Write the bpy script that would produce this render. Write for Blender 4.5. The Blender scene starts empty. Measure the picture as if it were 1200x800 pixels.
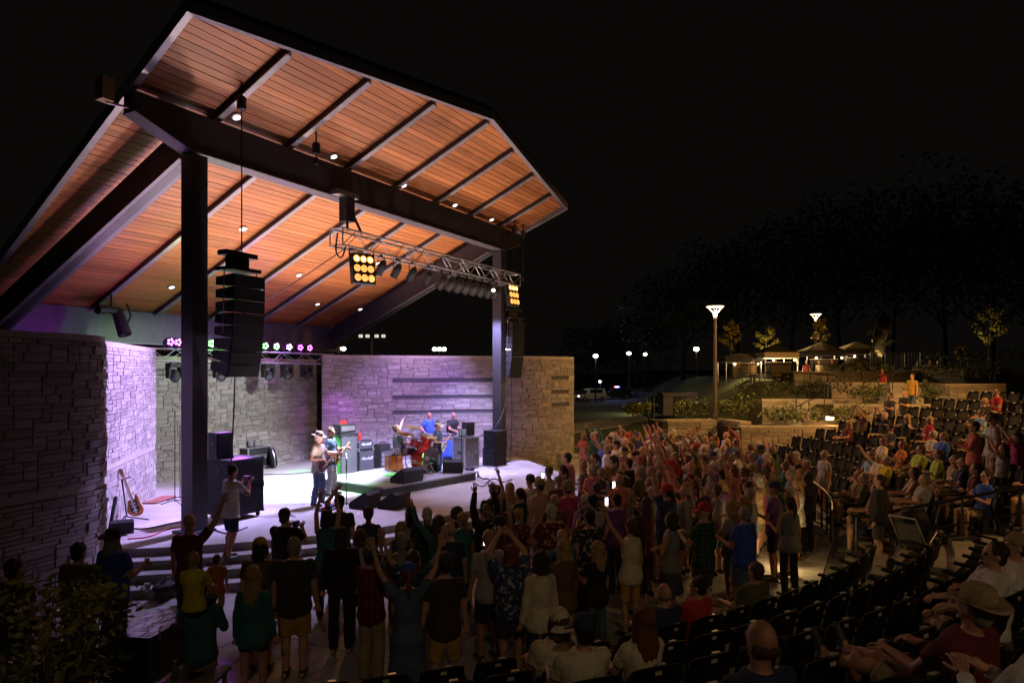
import bpy, math, random
from mathutils import Vector as V, Matrix as MX
from math import radians as R, sin, cos, pi, sqrt, atan2, hypot
random.seed(7)
SC = bpy.context.scene
COL = SC.collection
# ------------------------------------------------------------------ camera
A = R(29)                       # yaw of the view in stage axes: X along the stage front, Y to the back wall
ca, sa = cos(A), sin(A)
EX, EY, EZ = -9.23, -12.65, 3.9
cd = bpy.data.cameras.new('camera'); cam = bpy.data.objects.new('camera', cd); COL.objects.link(cam)
cd.lens = 24; cd.sensor_width = 36; cd.shift_y = 37/1200; cd.clip_end = 3000; cd.clip_start = 0.1
cam.location = (EX, EY, EZ); cam.rotation_euler = (R(90), 0, A - R(90))
SC.camera = cam
# ------------------------------------------------------------------ night sky
w = bpy.data.worlds.new('World'); SC.world = w; w.use_nodes = True
bg = w.node_tree.nodes['Background']; bg.inputs[0].default_value = (.0030, .0026, .0023, 1); bg.inputs[1].default_value = 1.0
SC.view_settings.view_transform = 'Standard'; SC.view_settings.look = 'None'
SC.view_settings.exposure = 0; SC.view_settings.gamma = 1
SC.cycles.max_bounces = 5; SC.cycles.diffuse_bounces = 3; SC.cycles.glossy_bounces = 2
SC.cycles.sample_clamp_indirect = 4

def Wp(lat, d, z=0): return V((EX + sa*lat + ca*d, EY - ca*lat + sa*d, z))
def PX(u, v, d): return Wp((u-600)/800*d, d, EZ-(v-437)/800*d)
def GZ(u, v, z): return PX(u, v, 800*(EZ-z)/(v-437))
def depth(p): return ca*(p[0]-EX) + sa*(p[1]-EY)
def proj(p):
    dx, dy = p[0]-EX, p[1]-EY
    d = ca*dx+sa*dy
    return 600+800*(sa*dx-ca*dy)/d, 437+800*(EZ-p[2])/d

def lamp(kind, name, loc, aim, energy, col, size=.1, angle=60, blend=.6):
    l = bpy.data.lights.new(name, kind); o = bpy.data.objects.new(name, l); COL.objects.link(o)
    o.location = loc; l.energy = energy; l.color = col
    l.shadow_soft_size = size
    if kind == 'SPOT':
        l.spot_size = R(angle); l.spot_blend = blend
        o.rotation_euler = (V(aim)-V(loc)).to_track_quat('-Z', 'Y').to_euler()
    return o
# ------------------------------------------------------------------ stage lamps, with added and unseen lights among them
LAV = (.50, .47, 1.0); WHT = (.76, .79, 1.0); PUR = (.62, .3, 1.0); WARM = (1, .72, .5); AMB = (1, .5, .16)
for x, ax, ay, az, e, col, an in (
        (3.75, .3, 3.1, 1.9, 6200, (.56, .38, 1.0), 76), (5.4, 5.0, 2.2, .6, 11000, WHT, 48), (6.1, 6.8, 3.2, .6, 4800, WHT, 58),
        (6.8, 2.2, 2.0, .6, 4200, LAV, 54), (7.8, 8.6, 2.6, .6, 3600, LAV, 56), (8.6, 10.0, 1.6, .6, 2800, LAV, 60),
        (9.4, 12.0, 3.4, 2.2, 1700, (.5, .28, 1), 64), (11.9, 11.9, .6, .6, 4200, LAV, 74), (10.4, 8.6, -2.4, .6, 2600, LAV, 60), (4.9, 1.5, -1.5, .3, 2600, LAV, 52)):
    lamp('SPOT', 'stage_spot', (x, -.12, 6.55), (ax, ay, az), e, col, .08, an, .7)
lamp('SPOT', 'unseen_front_spot', (9.0, -17.0, 11.0), (6.3, .1, 1.2), 5200, (.86, .76, 1), .2, 21, 1.0)
lamp('SPOT', 'unseen_front_spot', (11.0, -17.0, 11.0), (7.2, -.4, 1.3), 9000, (.9, .86, 1), .15, 9, 1.0)  # second unseen spot, added to brighten the drum kit
lamp('SPOT', 'back_wall_fill', (6.4, -.12, 6.55), (5.0, 6.6, 2.2), 2200, (.8, .88, .84), .1, 60, .8)  # added wash without a fixture, brightens the back wall
lamp('SPOT', 'side_wall_fill', (9.2, 4.4, 3.0), (9.75, 5.5, 2.2), 60, (.55, .12, 1), .1, 110, 1.0)  # added purple fill in mid air beside the right wing wall
# added fill aimed up at the timber ceiling, without fixtures
for x, e, col in ((2.4, 60, (1, .64, .6)), (4.4, 70, (1, .7, .48)), (6.2, 80, (1, .72, .46)), (8.0, 80, (1, .72, .46)), (9.8, 90, (1, .7, .46))):
    lamp('SPOT', 'ceiling_fill', (x, 5.5, 4.9), (x-.3+.12*(x-6), .2, 9.4), e, col, .15, 130, .9)
for x, y, e, col in ((3.4, 2.2, 1250, (1, .70, .56)), (6.8, 2.6, 1500, (1, .70, .5)), (9.8, 2.0, 1700, (1, .70, .46)), (2.6, -1.7, 950, (.96, .72, .84)), (7.2, -2.6, 950, (1, .74, .6)), (11.0, -2.0, 750, (1, .72, .5))):
    lamp('SPOT', 'ceiling_fill', (x, y, .75), (x-.2, .6, 9.4), e, col, .15, 96, .9)
lamp('SPOT', 'purple_ceiling_fill', (4.0, 4.2, 3.0), (-1.0, .6, 9.0), 220, (.8, .45, 1), .1, 60, .8)  # added purple fill for the left of the ceiling, no fixture
# amber blinders facing the house
lamp('SPOT', 'blinder_glow', (4.45, -1.0, 6.62), (5.5, -9, 1), 260, AMB, .3, 150, .6)
lamp('SPOT', 'blinder_glow', (13.1, -1.0, 6.6), (15.0, -9, 1), 300, AMB, .3, 150, .6)
# added pinkish wash aimed at the crowd, standing for stage spill
lamp('SPOT', 'crowd_fill', (12.3, -.95, 6.6), (12.5, -9.0, 1.5), 900, (1, .62, .55), .1, 72, .8)
# warm sodium light inferred beyond the right edge of the frame, no mast built
HL = Wp(21, 15, 10.5)
lamp('SPOT', 'unseen_warm_light', HL, Wp(11.5, 28, 2), 7800, (1, .48, .13), .25, 85, .8)
lamp('SPOT', 'unseen_warm_light', Wp(1.5, -9, 11), Wp(1.6, 10.0, 1), 520, (1, .70, .40), .25, 54, 1.0)  # added unseen fill from behind the camera for the near crowd
lamp('SPOT', 'unseen_warm_light', Wp(9, -6, 10), Wp(5.5, 7.5, 1), 330, (1, .62, .3), .25, 54, 1.0)  # added unseen fill, placed to miss the left wing wall

lamp('SPOT', 'unseen_warm_light', Wp(24, 17, 10), Wp(15.5, 34, 2.5), 7200, (1, .45, .10), .25, 62, .9)  # added unseen wash to brighten the terrace walls
# ------------------------------------------------------------------ materials
MATS = {}
def nodes(name):
    m = bpy.data.materials.new(name); m.use_nodes = True
    nt = m.node_tree; return m, nt, nt.nodes['Principled BSDF']
def mat(name, col, rough=.6, metal=0., var=.18, scale=6., bump=0., rand=0., stretch=None, spec=None, island=False, col2=None, bscale=None, bdist=.02):
    """noise-varied surface; rand = brightness spread between objects, col2 = second colour of the noise"""
    if name in MATS: return MATS[name]
    m, nt, b = nodes(name); N = nt.nodes.new; L = nt.links.new
    b.inputs['Roughness'].default_value = rough; b.inputs['Metallic'].default_value = metal
    if spec is not None: b.inputs['Specular IOR Level'].default_value = spec
    tc = N('ShaderNodeTexCoord'); mp = N('ShaderNodeMapping'); L(tc.outputs['Object'], mp.inputs[0])
    if stretch: mp.inputs['Scale'].default_value = stretch
    nz = N('ShaderNodeTexNoise'); nz.inputs['Scale'].default_value = scale; nz.inputs['Detail'].default_value = 6
    L(mp.outputs[0], nz.inputs['Vector'])
    rp = N('ShaderNodeValToRGB'); L(nz.outputs['Fac'], rp.inputs[0])
    c2 = col2 or tuple(min(1, c*(1+var)) for c in col); c1 = tuple(c*(1-var) for c in col)
    rp.color_ramp.elements[0].position = .3; rp.color_ramp.elements[1].position = .7
    rp.color_ramp.elements[0].color = (*c1, 1); rp.color_ramp.elements[1].color = (*c2, 1)
    out = rp.outputs[0]
    if rand:
        if island: src = N('ShaderNodeNewGeometry').outputs['Random Per Island']
        else: src = N('ShaderNodeObjectInfo').outputs['Random']
        mr = N('ShaderNodeMapRange'); L(src, mr.inputs[0]); mr.inputs[3].default_value = 1-rand; mr.inputs[4].default_value = 1+rand
        hs = N('ShaderNodeHueSaturation'); L(out, hs.inputs['Color']); L(mr.outputs[0], hs.inputs['Value']); out = hs.outputs[0]
    L(out, b.inputs['Base Color'])
    if bump:
        nb = N('ShaderNodeTexNoise'); nb.inputs['Scale'].default_value = bscale or scale*5; nb.inputs['Detail'].default_value = 4
        L(mp.outputs[0], nb.inputs['Vector'])
        bp = N('ShaderNodeBump'); bp.inputs['Strength'].default_value = bump; bp.inputs['Distance'].default_value = bdist
        L(nb.outputs['Fac'], bp.inputs['Height']); L(bp.outputs[0], b.inputs['Normal'])
    MATS[name] = m; return m
def glow(name, col, s, base=(.8, .8, .8)):
    if name in MATS: return MATS[name]
    m, nt, b = nodes(name); b.inputs['Base Color'].default_value = (*base, 1)
    b.inputs['Emission Color'].default_value = (*col, 1); b.inputs['Emission Strength'].default_value = s
    MATS[name] = m; return m
def patterned(name, c1, c2, kind, scale):
    if name in MATS: return MATS[name]
    m, nt, b = nodes(name); N = nt.nodes.new; L = nt.links.new; b.inputs['Roughness'].default_value = .85
    tc = N('ShaderNodeTexCoord'); mix = N('ShaderNodeMix'); mix.data_type = 'RGBA'
    mix.inputs[6].default_value = (*c1, 1); mix.inputs[7].default_value = (*c2, 1)
    if kind == 'stripe':
        t = N('ShaderNodeTexWave'); t.bands_direction = 'Z'; t.inputs['Scale'].default_value = scale; o = t.outputs['Fac']
    elif kind == 'plaid':
        t = N('ShaderNodeTexWave'); t.bands_direction = 'Z'; t.inputs['Scale'].default_value = scale
        t2 = N('ShaderNodeTexWave'); t2.bands_direction = 'X'; t2.inputs['Scale'].default_value = scale
        L(tc.outputs['Object'], t2.inputs[0]); mm = N('ShaderNodeMath'); mm.operation = 'MULTIPLY'
        L(t.outputs['Fac'], mm.inputs[0]); L(t2.outputs['Fac'], mm.inputs[1]); o = mm.outputs[0]
    else:
        t = N('ShaderNodeTexNoise'); t.inputs['Scale'].default_value = scale; t.inputs['Detail'].default_value = 3
        rp = N('ShaderNodeValToRGB'); L(t.outputs['Fac'], rp.inputs[0]); o = rp.outputs[0]
        rp.color_ramp.elements[0].position = .55; rp.color_ramp.elements[1].position = .6
    L(tc.outputs['Object'], t.inputs[0]); L(o, mix.inputs[0]); L(mix.outputs[2], b.inputs['Base Color'])
    MATS[name] = m; return m

m_steel = mat('dark bronze steel', (.045, .042, .05), .45, .3, .1)
m_steel_lt = mat('lit grey steel trim', (.30, .29, .33), .4, .3, .1)  # paler than beam steel to carry light falling on it from below
m_plank = mat('cedar plank', (.46, .17, .058), .5, 0, .2, 3, .15, .22, (.4, 9, 9))
m_plank_s = mat('cedar plank field', (.46, .17, .058), .5, 0, .2, 3, .15, .22, (.4, 9, 9), island=True)
m_stone = mat('limestone block', (.30, .275, .25), .85, 0, .22, 5, .3, .24, bscale=30)
m_stone_s = mat('limestone block field', (.30, .275, .25), .85, 0, .22, 5, .3, .24, island=True, bscale=30)
m_joint = mat('recessed mortar', (.2, .185, .165), .95, 0, .2, 8)
m_groove = mat('shade grey recess', (.075, .075, .08), .9, 0, .15, 8)
m_cope = mat('cut limestone coping', (.37, .33, .28), .75, 0, .1, 4, .2, .08)
m_conc = mat('broom finished concrete', (.34, .325, .31), .8, 0, .24, .9, .25, .07, bscale=60)
m_conc_d = mat('concrete bed', (.14, .135, .13), .9, 0, .2, 2)
m_black = mat('black plastic', (.012, .012, .013), .6, 0, .15)
m_grille = mat('black speaker grille', (.009, .009, .01), .7, 0, .3, 90, spec=.2)
m_alu = mat('brushed aluminium', (.62, .62, .65), .35, .9, .08)
m_chrome = mat('chrome', (.75, .75, .75), .18, 1., .05)
m_grass = mat('night lawn', (.045, .06, .02), .95, 0, .35, 3, .4)
m_asph = mat('asphalt', (.05, .05, .052), .9, 0, .2, 3)
m_wood = mat('warm wood', (.35, .16, .06), .45, 0, .3, 5, 0, 0, (1, 8, 8))

# ------------------------------------------------------------------ mesh helper
class G:
    def __init__(s): s.v = []; s.f = []; s.m = []
    def add(s, vs, fs, mi=0):
        o = len(s.v); s.v += [tuple(x) for x in vs]; s.f += [tuple(i+o for i in f) for f in fs]; s.m += [mi]*len(fs)
    def box(s, c, d, rot=None, mi=0, taper=1.):
        vs = []
        for z in (-.5, .5):
            k = taper if z > 0 else 1
            for x, y in ((-.5, -.5), (.5, -.5), (.5, .5), (-.5, .5)): vs.append(V((x*d[0]*k, y*d[1]*k, z*d[2])))
        if rot is not None: vs = [rot @ q for q in vs]
        c = V(c); s.add([q+c for q in vs], [(3, 2, 1, 0), (4, 5, 6, 7), (0, 1, 5, 4), (1, 2, 6, 5), (2, 3, 7, 6), (3, 0, 4, 7)], mi); return s
    def beam(s, p, q, w_, h, up=(0, 0, 1), mi=0):
        p, q = V(p), V(q); d = q-p; L = d.length; x = d/L
        y = V(up).cross(x)
        if y.length < 1e-4: y = V((0, 1, 0)).cross(x)
        y.normalize(); z = x.cross(y)
        rot = MX((x, y, z)).transposed(); return s.box((p+q)/2, (L, w_, h), rot, mi)
    def tube(s, pts, rad, n=8, mi=0, flat=None, right=None):
        pts = [V(p) for p in pts]; k = len(pts)
        rad = [rad]*k if not isinstance(rad, (list, tuple)) else rad
        vs = []; prev = None
        for i, p in enumerate(pts):
            t = (pts[min(i+1, k-1)]-pts[max(i-1, 0)])
            if t.length < 1e-9: t = V((0, 0, 1))
            t.normalize()
            r_ = V(right) if right is not None else (prev if prev is not None else (V((1, 0, 0)) if abs(t.x) < .9 else V((0, 1, 0))))
            a = r_ - t*r_.dot(t)
            if a.length < 1e-5: a = t.orthogonal()
            a.normalize(); b = t.cross(a); prev = a
            ra, rb = rad[i] if isinstance(rad[i], (list, tuple)) else (rad[i], rad[i])
            for j in range(n):
                th = 2*pi*j/n; vs.append(p + a*(ra*cos(th)) + b*(rb*sin(th)))
        fs = [tuple(reversed(range(n))), tuple(range((k-1)*n, k*n))]
        for i in range(k-1):
            for j in range(n):
                j2 = (j+1) % n; fs.append((i*n+j, i*n+j2, (i+1)*n+j2, (i+1)*n+j))
        s.add(vs, fs, mi); return s
    def lathe(s, prof, n=16, M=None, mi=0):
        vs = []; fs = []; k = len(prof)
        for r_, z in prof:
            for j in range(n):
                q = V((r_*cos(2*pi*j/n), r_*sin(2*pi*j/n), z)); vs.append(M @ q if M is not None else q)
        for i in range(k-1):
            for j in range(n):
                j2 = (j+1) % n; fs.append((i*n+j, i*n+j2, (i+1)*n+j2, (i+1)*n+j))
        fs += [tuple(reversed(range(n))), tuple(range((k-1)*n, k*n))]
        s.add(vs, fs, mi); return s
    def ell(s, c, r_, n=12, k=8, rot=None, mi=0):
        prof = []; vs = []; fs = []; c = V(c)
        for i in range(k+1):
            ph = -pi/2 + pi*i/k
            for j in range(n):
                q = V((r_[0]*cos(ph)*cos(2*pi*j/n), r_[1]*cos(ph)*sin(2*pi*j/n), r_[2]*sin(ph)))
                if rot is not None: q = rot @ q
                vs.append(q+c)
        vs2 = [vs[0]] + vs[n:k*n] + [vs[k*n]]
        for j in range(n):
            j2 = (j+1) % n
            fs.append((0, 1+j2, 1+j)); fs.append((1+(k-2)*n+j, 1+(k-2)*n+j2, 1+(k-1)*n))
        for i in range(k-2):
            for j in range(n):
                j2 = (j+1) % n; fs.append((1+i*n+j, 1+i*n+j2, 1+(i+1)*n+j2, 1+(i+1)*n+j))
        s.add(vs2, fs, mi); return s
    def prism(s, poly, z0, z1, mi=0):
        """z0/z1 numbers or functions of (x, y)"""
        n = len(poly); f0 = z0 if callable(z0) else (lambda x, y: z0); f1 = z1 if callable(z1) else (lambda x, y: z1)
        area = sum(poly[i][0]*poly[(i+1) % n][1]-poly[(i+1) % n][0]*poly[i][1] for i in range(n))
        if area < 0: poly = list(reversed(poly))
        vs = [V((p[0], p[1], f0(*p[:2]))) for p in poly] + [V((p[0], p[1], f1(*p[:2]))) for p in poly]
        fs = [tuple(reversed(range(n))), tuple(range(n, 2*n))] + [(i, (i+1) % n, n+(i+1) % n, n+i) for i in range(n)]
        s.add(vs, fs, mi); return s
    def mesh(s, name, mats, smooth=False):
        me = bpy.data.meshes.new(name); me.from_pydata([tuple(x) for x in s.v], [], s.f)
        for m in (mats if isinstance(mats, (list, tuple)) else [mats]): me.materials.append(m)
        if any(s.m): me.polygons.foreach_set('material_index', s.m)
        if smooth: me.polygons.foreach_set('use_smooth', [True]*len(me.polygons))
        me.update(); return me
    def obj(s, name, mats, parent=None, local=False, smooth=False):
        """geometry is in world space unless local (then in the parent's space)"""
        return link(name, s.mesh(name, mats, smooth), parent, local)
KIDS = {}
def wm(o):
    return (wm(o.parent) @ o.matrix_parent_inverse @ o.matrix_basis) if o.parent else o.matrix_basis.copy()
def link(name, data, parent=None, local=False):
    o = bpy.data.objects.new(name, data); COL.objects.link(o)
    if parent:
        o.parent = parent; KIDS.setdefault(parent, []).append(o)
        if not local: o.matrix_parent_inverse = wm(parent).inverted()
    return o
def tag(o, label, cat, group=None):
    o['label'] = label; o['category'] = cat
    if group: o['group'] = group
    return o
def struct(o): o['kind'] = 'structure'; return o
def stuff(o): o['kind'] = 'stuff'; return o
def thing(name, label, cat, loc=(0, 0, 0), rz=0., group=None):
    o = bpy.data.objects.new(name, None); COL.objects.link(o); o.empty_display_size = .1
    o.location = loc; o.rotation_euler = (0, 0, rz); return tag(o, label, cat, group)
def copy_tree(o, loc=None, rz=None, scale=None, label=None, parent=None):
    c = o.copy(); COL.objects.link(c)
    if parent: c.parent = parent; KIDS.setdefault(parent, []).append(c)
    if loc is not None: c.location = loc
    if rz is not None: c.rotation_euler = (0, 0, rz)
    if scale is not None: c.scale = (scale,)*3 if not isinstance(scale, tuple) else scale
    if label: c['label'] = label
    for ch in list(KIDS.get(o, [])): copy_tree(ch, parent=c)
    return c
def rotz(a): return MX.Rotation(a, 3, 'Z')
# ------------------------------------------------------------------ ground, pit floor, stage
CT = V((6.1, 2.0, 0))            # centre of the seating curves
ST = V((6.3, 5.86, 0)); SR = 9.83   # stage apron arc
def ss(a, b, x):
    t = max(0, min(1, (x-a)/(b-a))); return t*t*(3-2*t)
def hill(lat, d):
    side = ss(.17*d+1.5, .17*d+8, lat)
    return side*(ss(24, 31, d)*1.2 + ss(31, 46, d)*2.45) + ss(140, 420, d)*2
def cam_ld(x, y): return sa*(x-EX)-ca*(y-EY), ca*(x-EX)+sa*(y-EY)
def hz(p): return hill(*cam_ld(p[0], p[1]))
g = G(); nx, nd = 70, 60
lats = [-260 + 520*(i/nx) for i in range(nx+1)]
lats = [l*abs(l/260)**.6 for l in lats]
ds = [-60 + 85*min(1, j/14) if j <= 14 else 25 + 60*((j-14)/26) if j <= 40 else 85*(1.17**(j-40)) for j in range(nd+1)]
for d in ds:
    for l in lats:
        p = Wp(l, d); rr = hypot(p.x-CT.x, p.y-CT.y)
        g.v.append((p.x, p.y, -.06 + hill(l, d)))
for j in range(nd):
    for i in range(nx):
        a = j*(nx+1)+i; g.f.append((a, a+1, a+nx+2, a+nx+1)); g.m.append(0)
struct(g.obj('ground', m_grass, smooth=True))
def arc(c, r, a0, a1, n): return [(c[0]+r*cos(R(a0+(a1-a0)*i/n)), c[1]+r*sin(R(a0+(a1-a0)*i/n))) for i in range(n+1)]
pl = G().prism(arc(CT, 15.2, 0, 360, 90)[:-1], -.04, -.022)
plaza = struct(pl.obj('plaza', m_conc_d))
# paving slabs of the pit, one object each
slab = G().box((0, 0, -.035), (1.785, 1.785, .07)).mesh('paving_slab', m_conc)
for i in range(-9, 10):
    for j in range(-10, 8):
        x, y = 6.1+1.8*i, 2+1.8*j
        if hypot(x-CT.x, y-CT.y) > 13.2 or hypot(x-ST.x, y-ST.y) < SR-1.2: continue
        if depth((x, y)) < 4: continue
        o = link('paving_slab', slab, plaza, True); o.location = (x, y, random.uniform(-.004, .002))
# outer apron ring between slabs and the first row
g = G()
i1, o1 = arc(CT, 13.9, 0, 360, 120), arc(CT, 15.1, 0, 360, 120)
for k in range(120):
    b_ = len(g.v)
    g.v += [(*i1[k], .012), (*i1[k+1], .012), (*o1[k+1], .012), (*o1[k], .012)]; g.f.append((b_+3, b_+2, b_+1, b_)); g.m.append(0)
struct(g.obj('pit_border', m_conc))
def apron(r, back=7.4):
    hw = 9.4 + (r-SR)
    pts = [p for p in arc(ST, r, 180, 360, 90) if abs(p[0]-ST.x) <= hw]
    return pts + [(ST.x+hw, back), (ST.x-hw, back)]
for k in (3, 2, 1):
    struct(G().prism(apron(SR+.38*k), -.03, .6-.15*k).obj('stage_step', m_conc))
struct(G().prism(apron(SR), -.03, .6).obj('stage', m_conc))

# ------------------------------------------------------------------ coursed stone walls
def chaikin(p, n=3):
    p = [V((*q, 0)) for q in p]
    for _ in range(n):
        q = [p[0]]
        for a, b in zip(p, p[1:]): q += [a*.75+b*.25, a*.25+b*.75]
        p = q + [p[-1]]
    return p
class Path:
    def __init__(s, pts):
        s.p = pts; s.c = [0]
        for a, b in zip(pts, pts[1:]): s.c.append(s.c[-1]+(b-a).length)
        s.L = s.c[-1]
    def at(s, x):
        x = max(0, min(s.L, x)); i = 0
        while i < len(s.p)-2 and s.c[i+1] < x: i += 1
        a, b = s.p[i], s.p[i+1]; t = (b-a).normalized()
        return a + t*(x-s.c[i]), t
    def tn(s, x):
        p, _ = s.at(x); t = (s.at(x+.12)[0]-s.at(x-.12)[0]).normalized()
        return p, t, V((t.y, -t.x, 0))
def strip(path, s0, s1, out, inn, z0, z1, step=.22, g=None):
    g = g or G(); n = max(2, int((s1-s0)/step)+1); b = len(g.v)
    for i in range(n+1):
        p, t, nn = path.tn(s0+(s1-s0)*i/n)
        for off, z in ((out, z0), (out, z1), (-inn, z1), (-inn, z0)): q = p+nn*off; g.v.append((q.x, q.y, z))
    for i in range(n):
        for k in range(4): g.f.append((b+i*4+k, b+i*4+(k+1) % 4, b+i*4+4+(k+1) % 4, b+i*4+4+k)); g.m.append(0)
    g.f += [(b+3, b+2, b+1, b), (b+n*4, b+n*4+1, b+n*4+2, b+n*4+3)]; g.m += [0, 0]
    return g
STONES = []
for k in range(6):
    rr = random.Random(k); vs = []
    g = G()
    for x, y, z, t in ((-.5, -.5, -.5, 1), (.5, -.5, -.5, 1), (.5, -.5, .5, 1), (-.5, -.5, .5, 1)):
        j = lambda: rr.uniform(-.025, .0)
        vs.append((x*(1+j()), .5 + rr.uniform(-.14, .0)*0, z*(1+j()*2)))
    fr = [(x*.975, -.5 - rr.uniform(-.03, .06), z*.95) for x, y, z in vs]
    # vs = back ring (towards the wall at +y), mid ring keeps the arris, front ring slightly proud
    mid = [(x, -.25, z) for x, y, z in vs]
    g.add(vs+mid+fr, [(4, 5, 1, 0), (5, 6, 2, 1), (6, 7, 3, 2), (7, 4, 0, 3), (8, 9, 5, 4), (9, 10, 6, 5), (10, 11, 7, 6), (11, 8, 4, 7), (8, 11, 10, 9)])
    STONES.append((g, g.mesh('stone', m_stone)))
for q, me in STONES: me.polygons.foreach_set('use_smooth', [False]*len(me.polygons))
def stone_wall(name, label, path, z0, z1, u=.11, thick=.5, band=(), groove=(), group=None, wmax=6, hmax=2, limit=300, cap=.12, capw=.05, cat='wall', piece=1.0):
    rnd = random.Random(name+label)
    root = strip(path, 0, path.L, .018, thick, z0, z1).obj(name, m_joint); tag(root, label, cat, group)
    nc, nr = max(1, int(path.L/u)), int((z1-z0)/u)
    uh = (z1-z0)/nr; uw = path.L/nc
    used = [[False]*nc for _ in range(nr)]
    def blocked(r, c):
        z = z0+(r+.5)*uh; x = (c+.5)*uw
        return any(b0 <= z <= b1 for b0, b1 in band) or any(s0 <= x <= s1 and g0 <= z <= g1 for s0, s1, g0, g1 in groove)
    for r in range(nr):
        for c in range(nc):
            if blocked(r, c): used[r][c] = True
    items = []
    for r in range(nr):
        for c in range(nc):
            if used[r][c]: continue
            h = 2 if (hmax > 1 and rnd.random() < .3 and r+1 < nr and not used[r+1][c]) else 1
            if hmax > 2 and h == 2 and rnd.random() < .2 and r+2 < nr and not used[r+2][c]: h = 3
            want = rnd.randint(3, wmax+2); w_ = 0
            while w_ < want and c+w_ < nc and all(not used[r+k][c+w_] for k in range(h)): w_ += 1
            if c+w_ == nc-1 and all(not used[r+k][nc-1] for k in range(h)): w_ += 1
            for k in range(h):
                for q in range(w_): used[r+k][c+q] = True
            items.append(((c+w_/2)*uw, z0+(r+h/2)*uh, w_*uw, h*uh))
    out = []
    for s_, z, w_, h in items:
        p, t, n = path.tn(s_); p = p + n*rnd.uniform(.0, .008); p.z = z
        vw = V((EX, EY, EZ))-p; dist = vw.length
        face = n.dot(vw.normalized()); sx, sy = proj(p) if depth(p) > .5 else (-999, 0)
        inside = -40 < sx < 1240 and -40 < sy < 840
        out.append((((w_*max(face, .02)*h)/dist**2) * (1 if inside else .01) * (1 if face > 0 else .01), p, t, n, w_, h))
    out.sort(key=lambda q: -q[0]); gs = G()
    for i, (sz, p, t, n, w_, h) in enumerate(out):
        gk, me = STONES[rnd.randrange(6)]
        gap = .0065
        M = MX(((t.x, -n.x, 0, p.x), (t.y, -n.y, 0, p.y), (0, 0, 1, p.z), (0, 0, 0, 1))) @ MX.Diagonal((w_-gap, .11, h-gap, 1))
        if i < limit:
            o = link('stone', me, root, False); o.matrix_basis = M
        else: gs.add([M @ V(q) for q in gk.v], gk.f)
    if gs.v: stuff(gs.obj('stonework', m_stone_s, root))
    for s0, s1, g0, g1 in groove: strip(path, s0+.01, s1-.01, .024, .01, g0+.01, g1-.01).obj('recess_panel', m_groove, root)  # grey panel darkened to carry the shade of a deeper slot
    for b0, b1 in band:
        n = max(1, round(path.L/1.3))
        for i in range(n): strip(path, path.L*i/n+.004, path.L*(i+1)/n-.004, .035, .02, b0+.004, b1-.004).obj('band_stone', m_cope, root)
    if cap:
        n = max(1, round(path.L/piece))
        for i in range(n): strip(path, path.L*i/n+.004, path.L*(i+1)/n-.004, capw, thick+capw, z1+.003, z1+cap).obj('coping_stone', m_cope, root)
    return root
WT = 4.45
left_pts = [(-13, -2.6), (-9, -1.5), (-5.5, -.85), (-3.6, -.6), (-2.3, -.35), (-1.72, .25), (-1.5, .95), (-1.1, 1.55), (-.2, 2.45), (2.3, 4.9)]
stone_wall('stage_wall', 'curved limestone wing wall at the left end of the stage, dark on its outer bulge and purple inside', Path(chaikin(left_pts)), 0, WT, .075, band=((1.83, 1.97),))
back = Path([V((.8, 6.75, 0)), V((10.15, 6.75, 0))])
stone_wall('stage_wall', 'straight limestone back wall behind the lighting truss and the drum kit', back, .3, 4.3, .078)
cx = 6.3
right_pts = [(9.45, 5.75), (10.3, 4.9), (2*cx+.2, 2.45), (2*cx+1.1, 1.55), (2*cx+1.5, .95), (2*cx+1.72, .25), (2*cx+2.3, -.35), (2*cx+3.2, -.75), (16.85, -1.1)]
rp = Path(chaikin(right_pts))
# recessed horizontal slots
gr = []
for zc in (3.62, 3.0, 2.42): gr += [(2.6, rp.L-3.6, zc-.09, zc+.09)]
for zc in (3.7, 3.15, 2.6): gr += [(rp.L-1.35, rp.L-.3, zc-.08, zc+.08)]
stone_wall('stage_wall', 'curved limestone wing wall at the right end of the stage with long recessed slots', rp, 0, WT, .082, band=((1.87, 1.99),), groove=gr)

# ------------------------------------------------------------------ pavilion
SZ, SK = 9.45, .43
def soffit(x, y): return SZ - SK*y
ROOF = [(-1.54, -1.95), (6.6, -3.24), (14.5, -1.85), (14.3, .3), (13.9, 8.55), (-.45, 8.55)]
pav = thing('pavilion', 'open stage pavilion with cedar ceiling, dark steel beam and posts sloping up to the audience', 'pavilion', (6.3, 4, 0))
def clip_poly(poly, n, c):            # keep n.p <= c
    out = []
    for i in range(len(poly)):
        a, b = poly[i], poly[(i+1) % len(poly)]; da, db = n[0]*a[0]+n[1]*a[1]-c, n[0]*b[0]+n[1]*b[1]-c
        if da <= 0: out.append(a)
        if da*db < 0: t = da/(da-db); out.append((a[0]+t*(b[0]-a[0]), a[1]+t*(b[1]-a[1])))
    return out
def in_roof(poly, inset=0):
    n = len(ROOF)
    for i in range(n):
        a, b = ROOF[i], ROOF[(i+1) % n]; ex, ey = b[0]-a[0], b[1]-a[1]; L = hypot(ex, ey)
        nn = (ey/L, -ex/L); poly = clip_poly(poly, nn, nn[0]*a[0]+nn[1]*a[1]-inset)
        if len(poly) < 3: return []
    return poly
G().prism(ROOF, lambda x, y: soffit(x, y)+.04, lambda x, y: soffit(x, y)+.24).obj('roof_deck', m_steel, pav)
RX = [6.6+2.03*k for k in range(-3, 4)]
GX = (0.0, 12.45)
edges = [-2.2] + RX + [15.2]
pk = []; row = .165; y = -3.3
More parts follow.
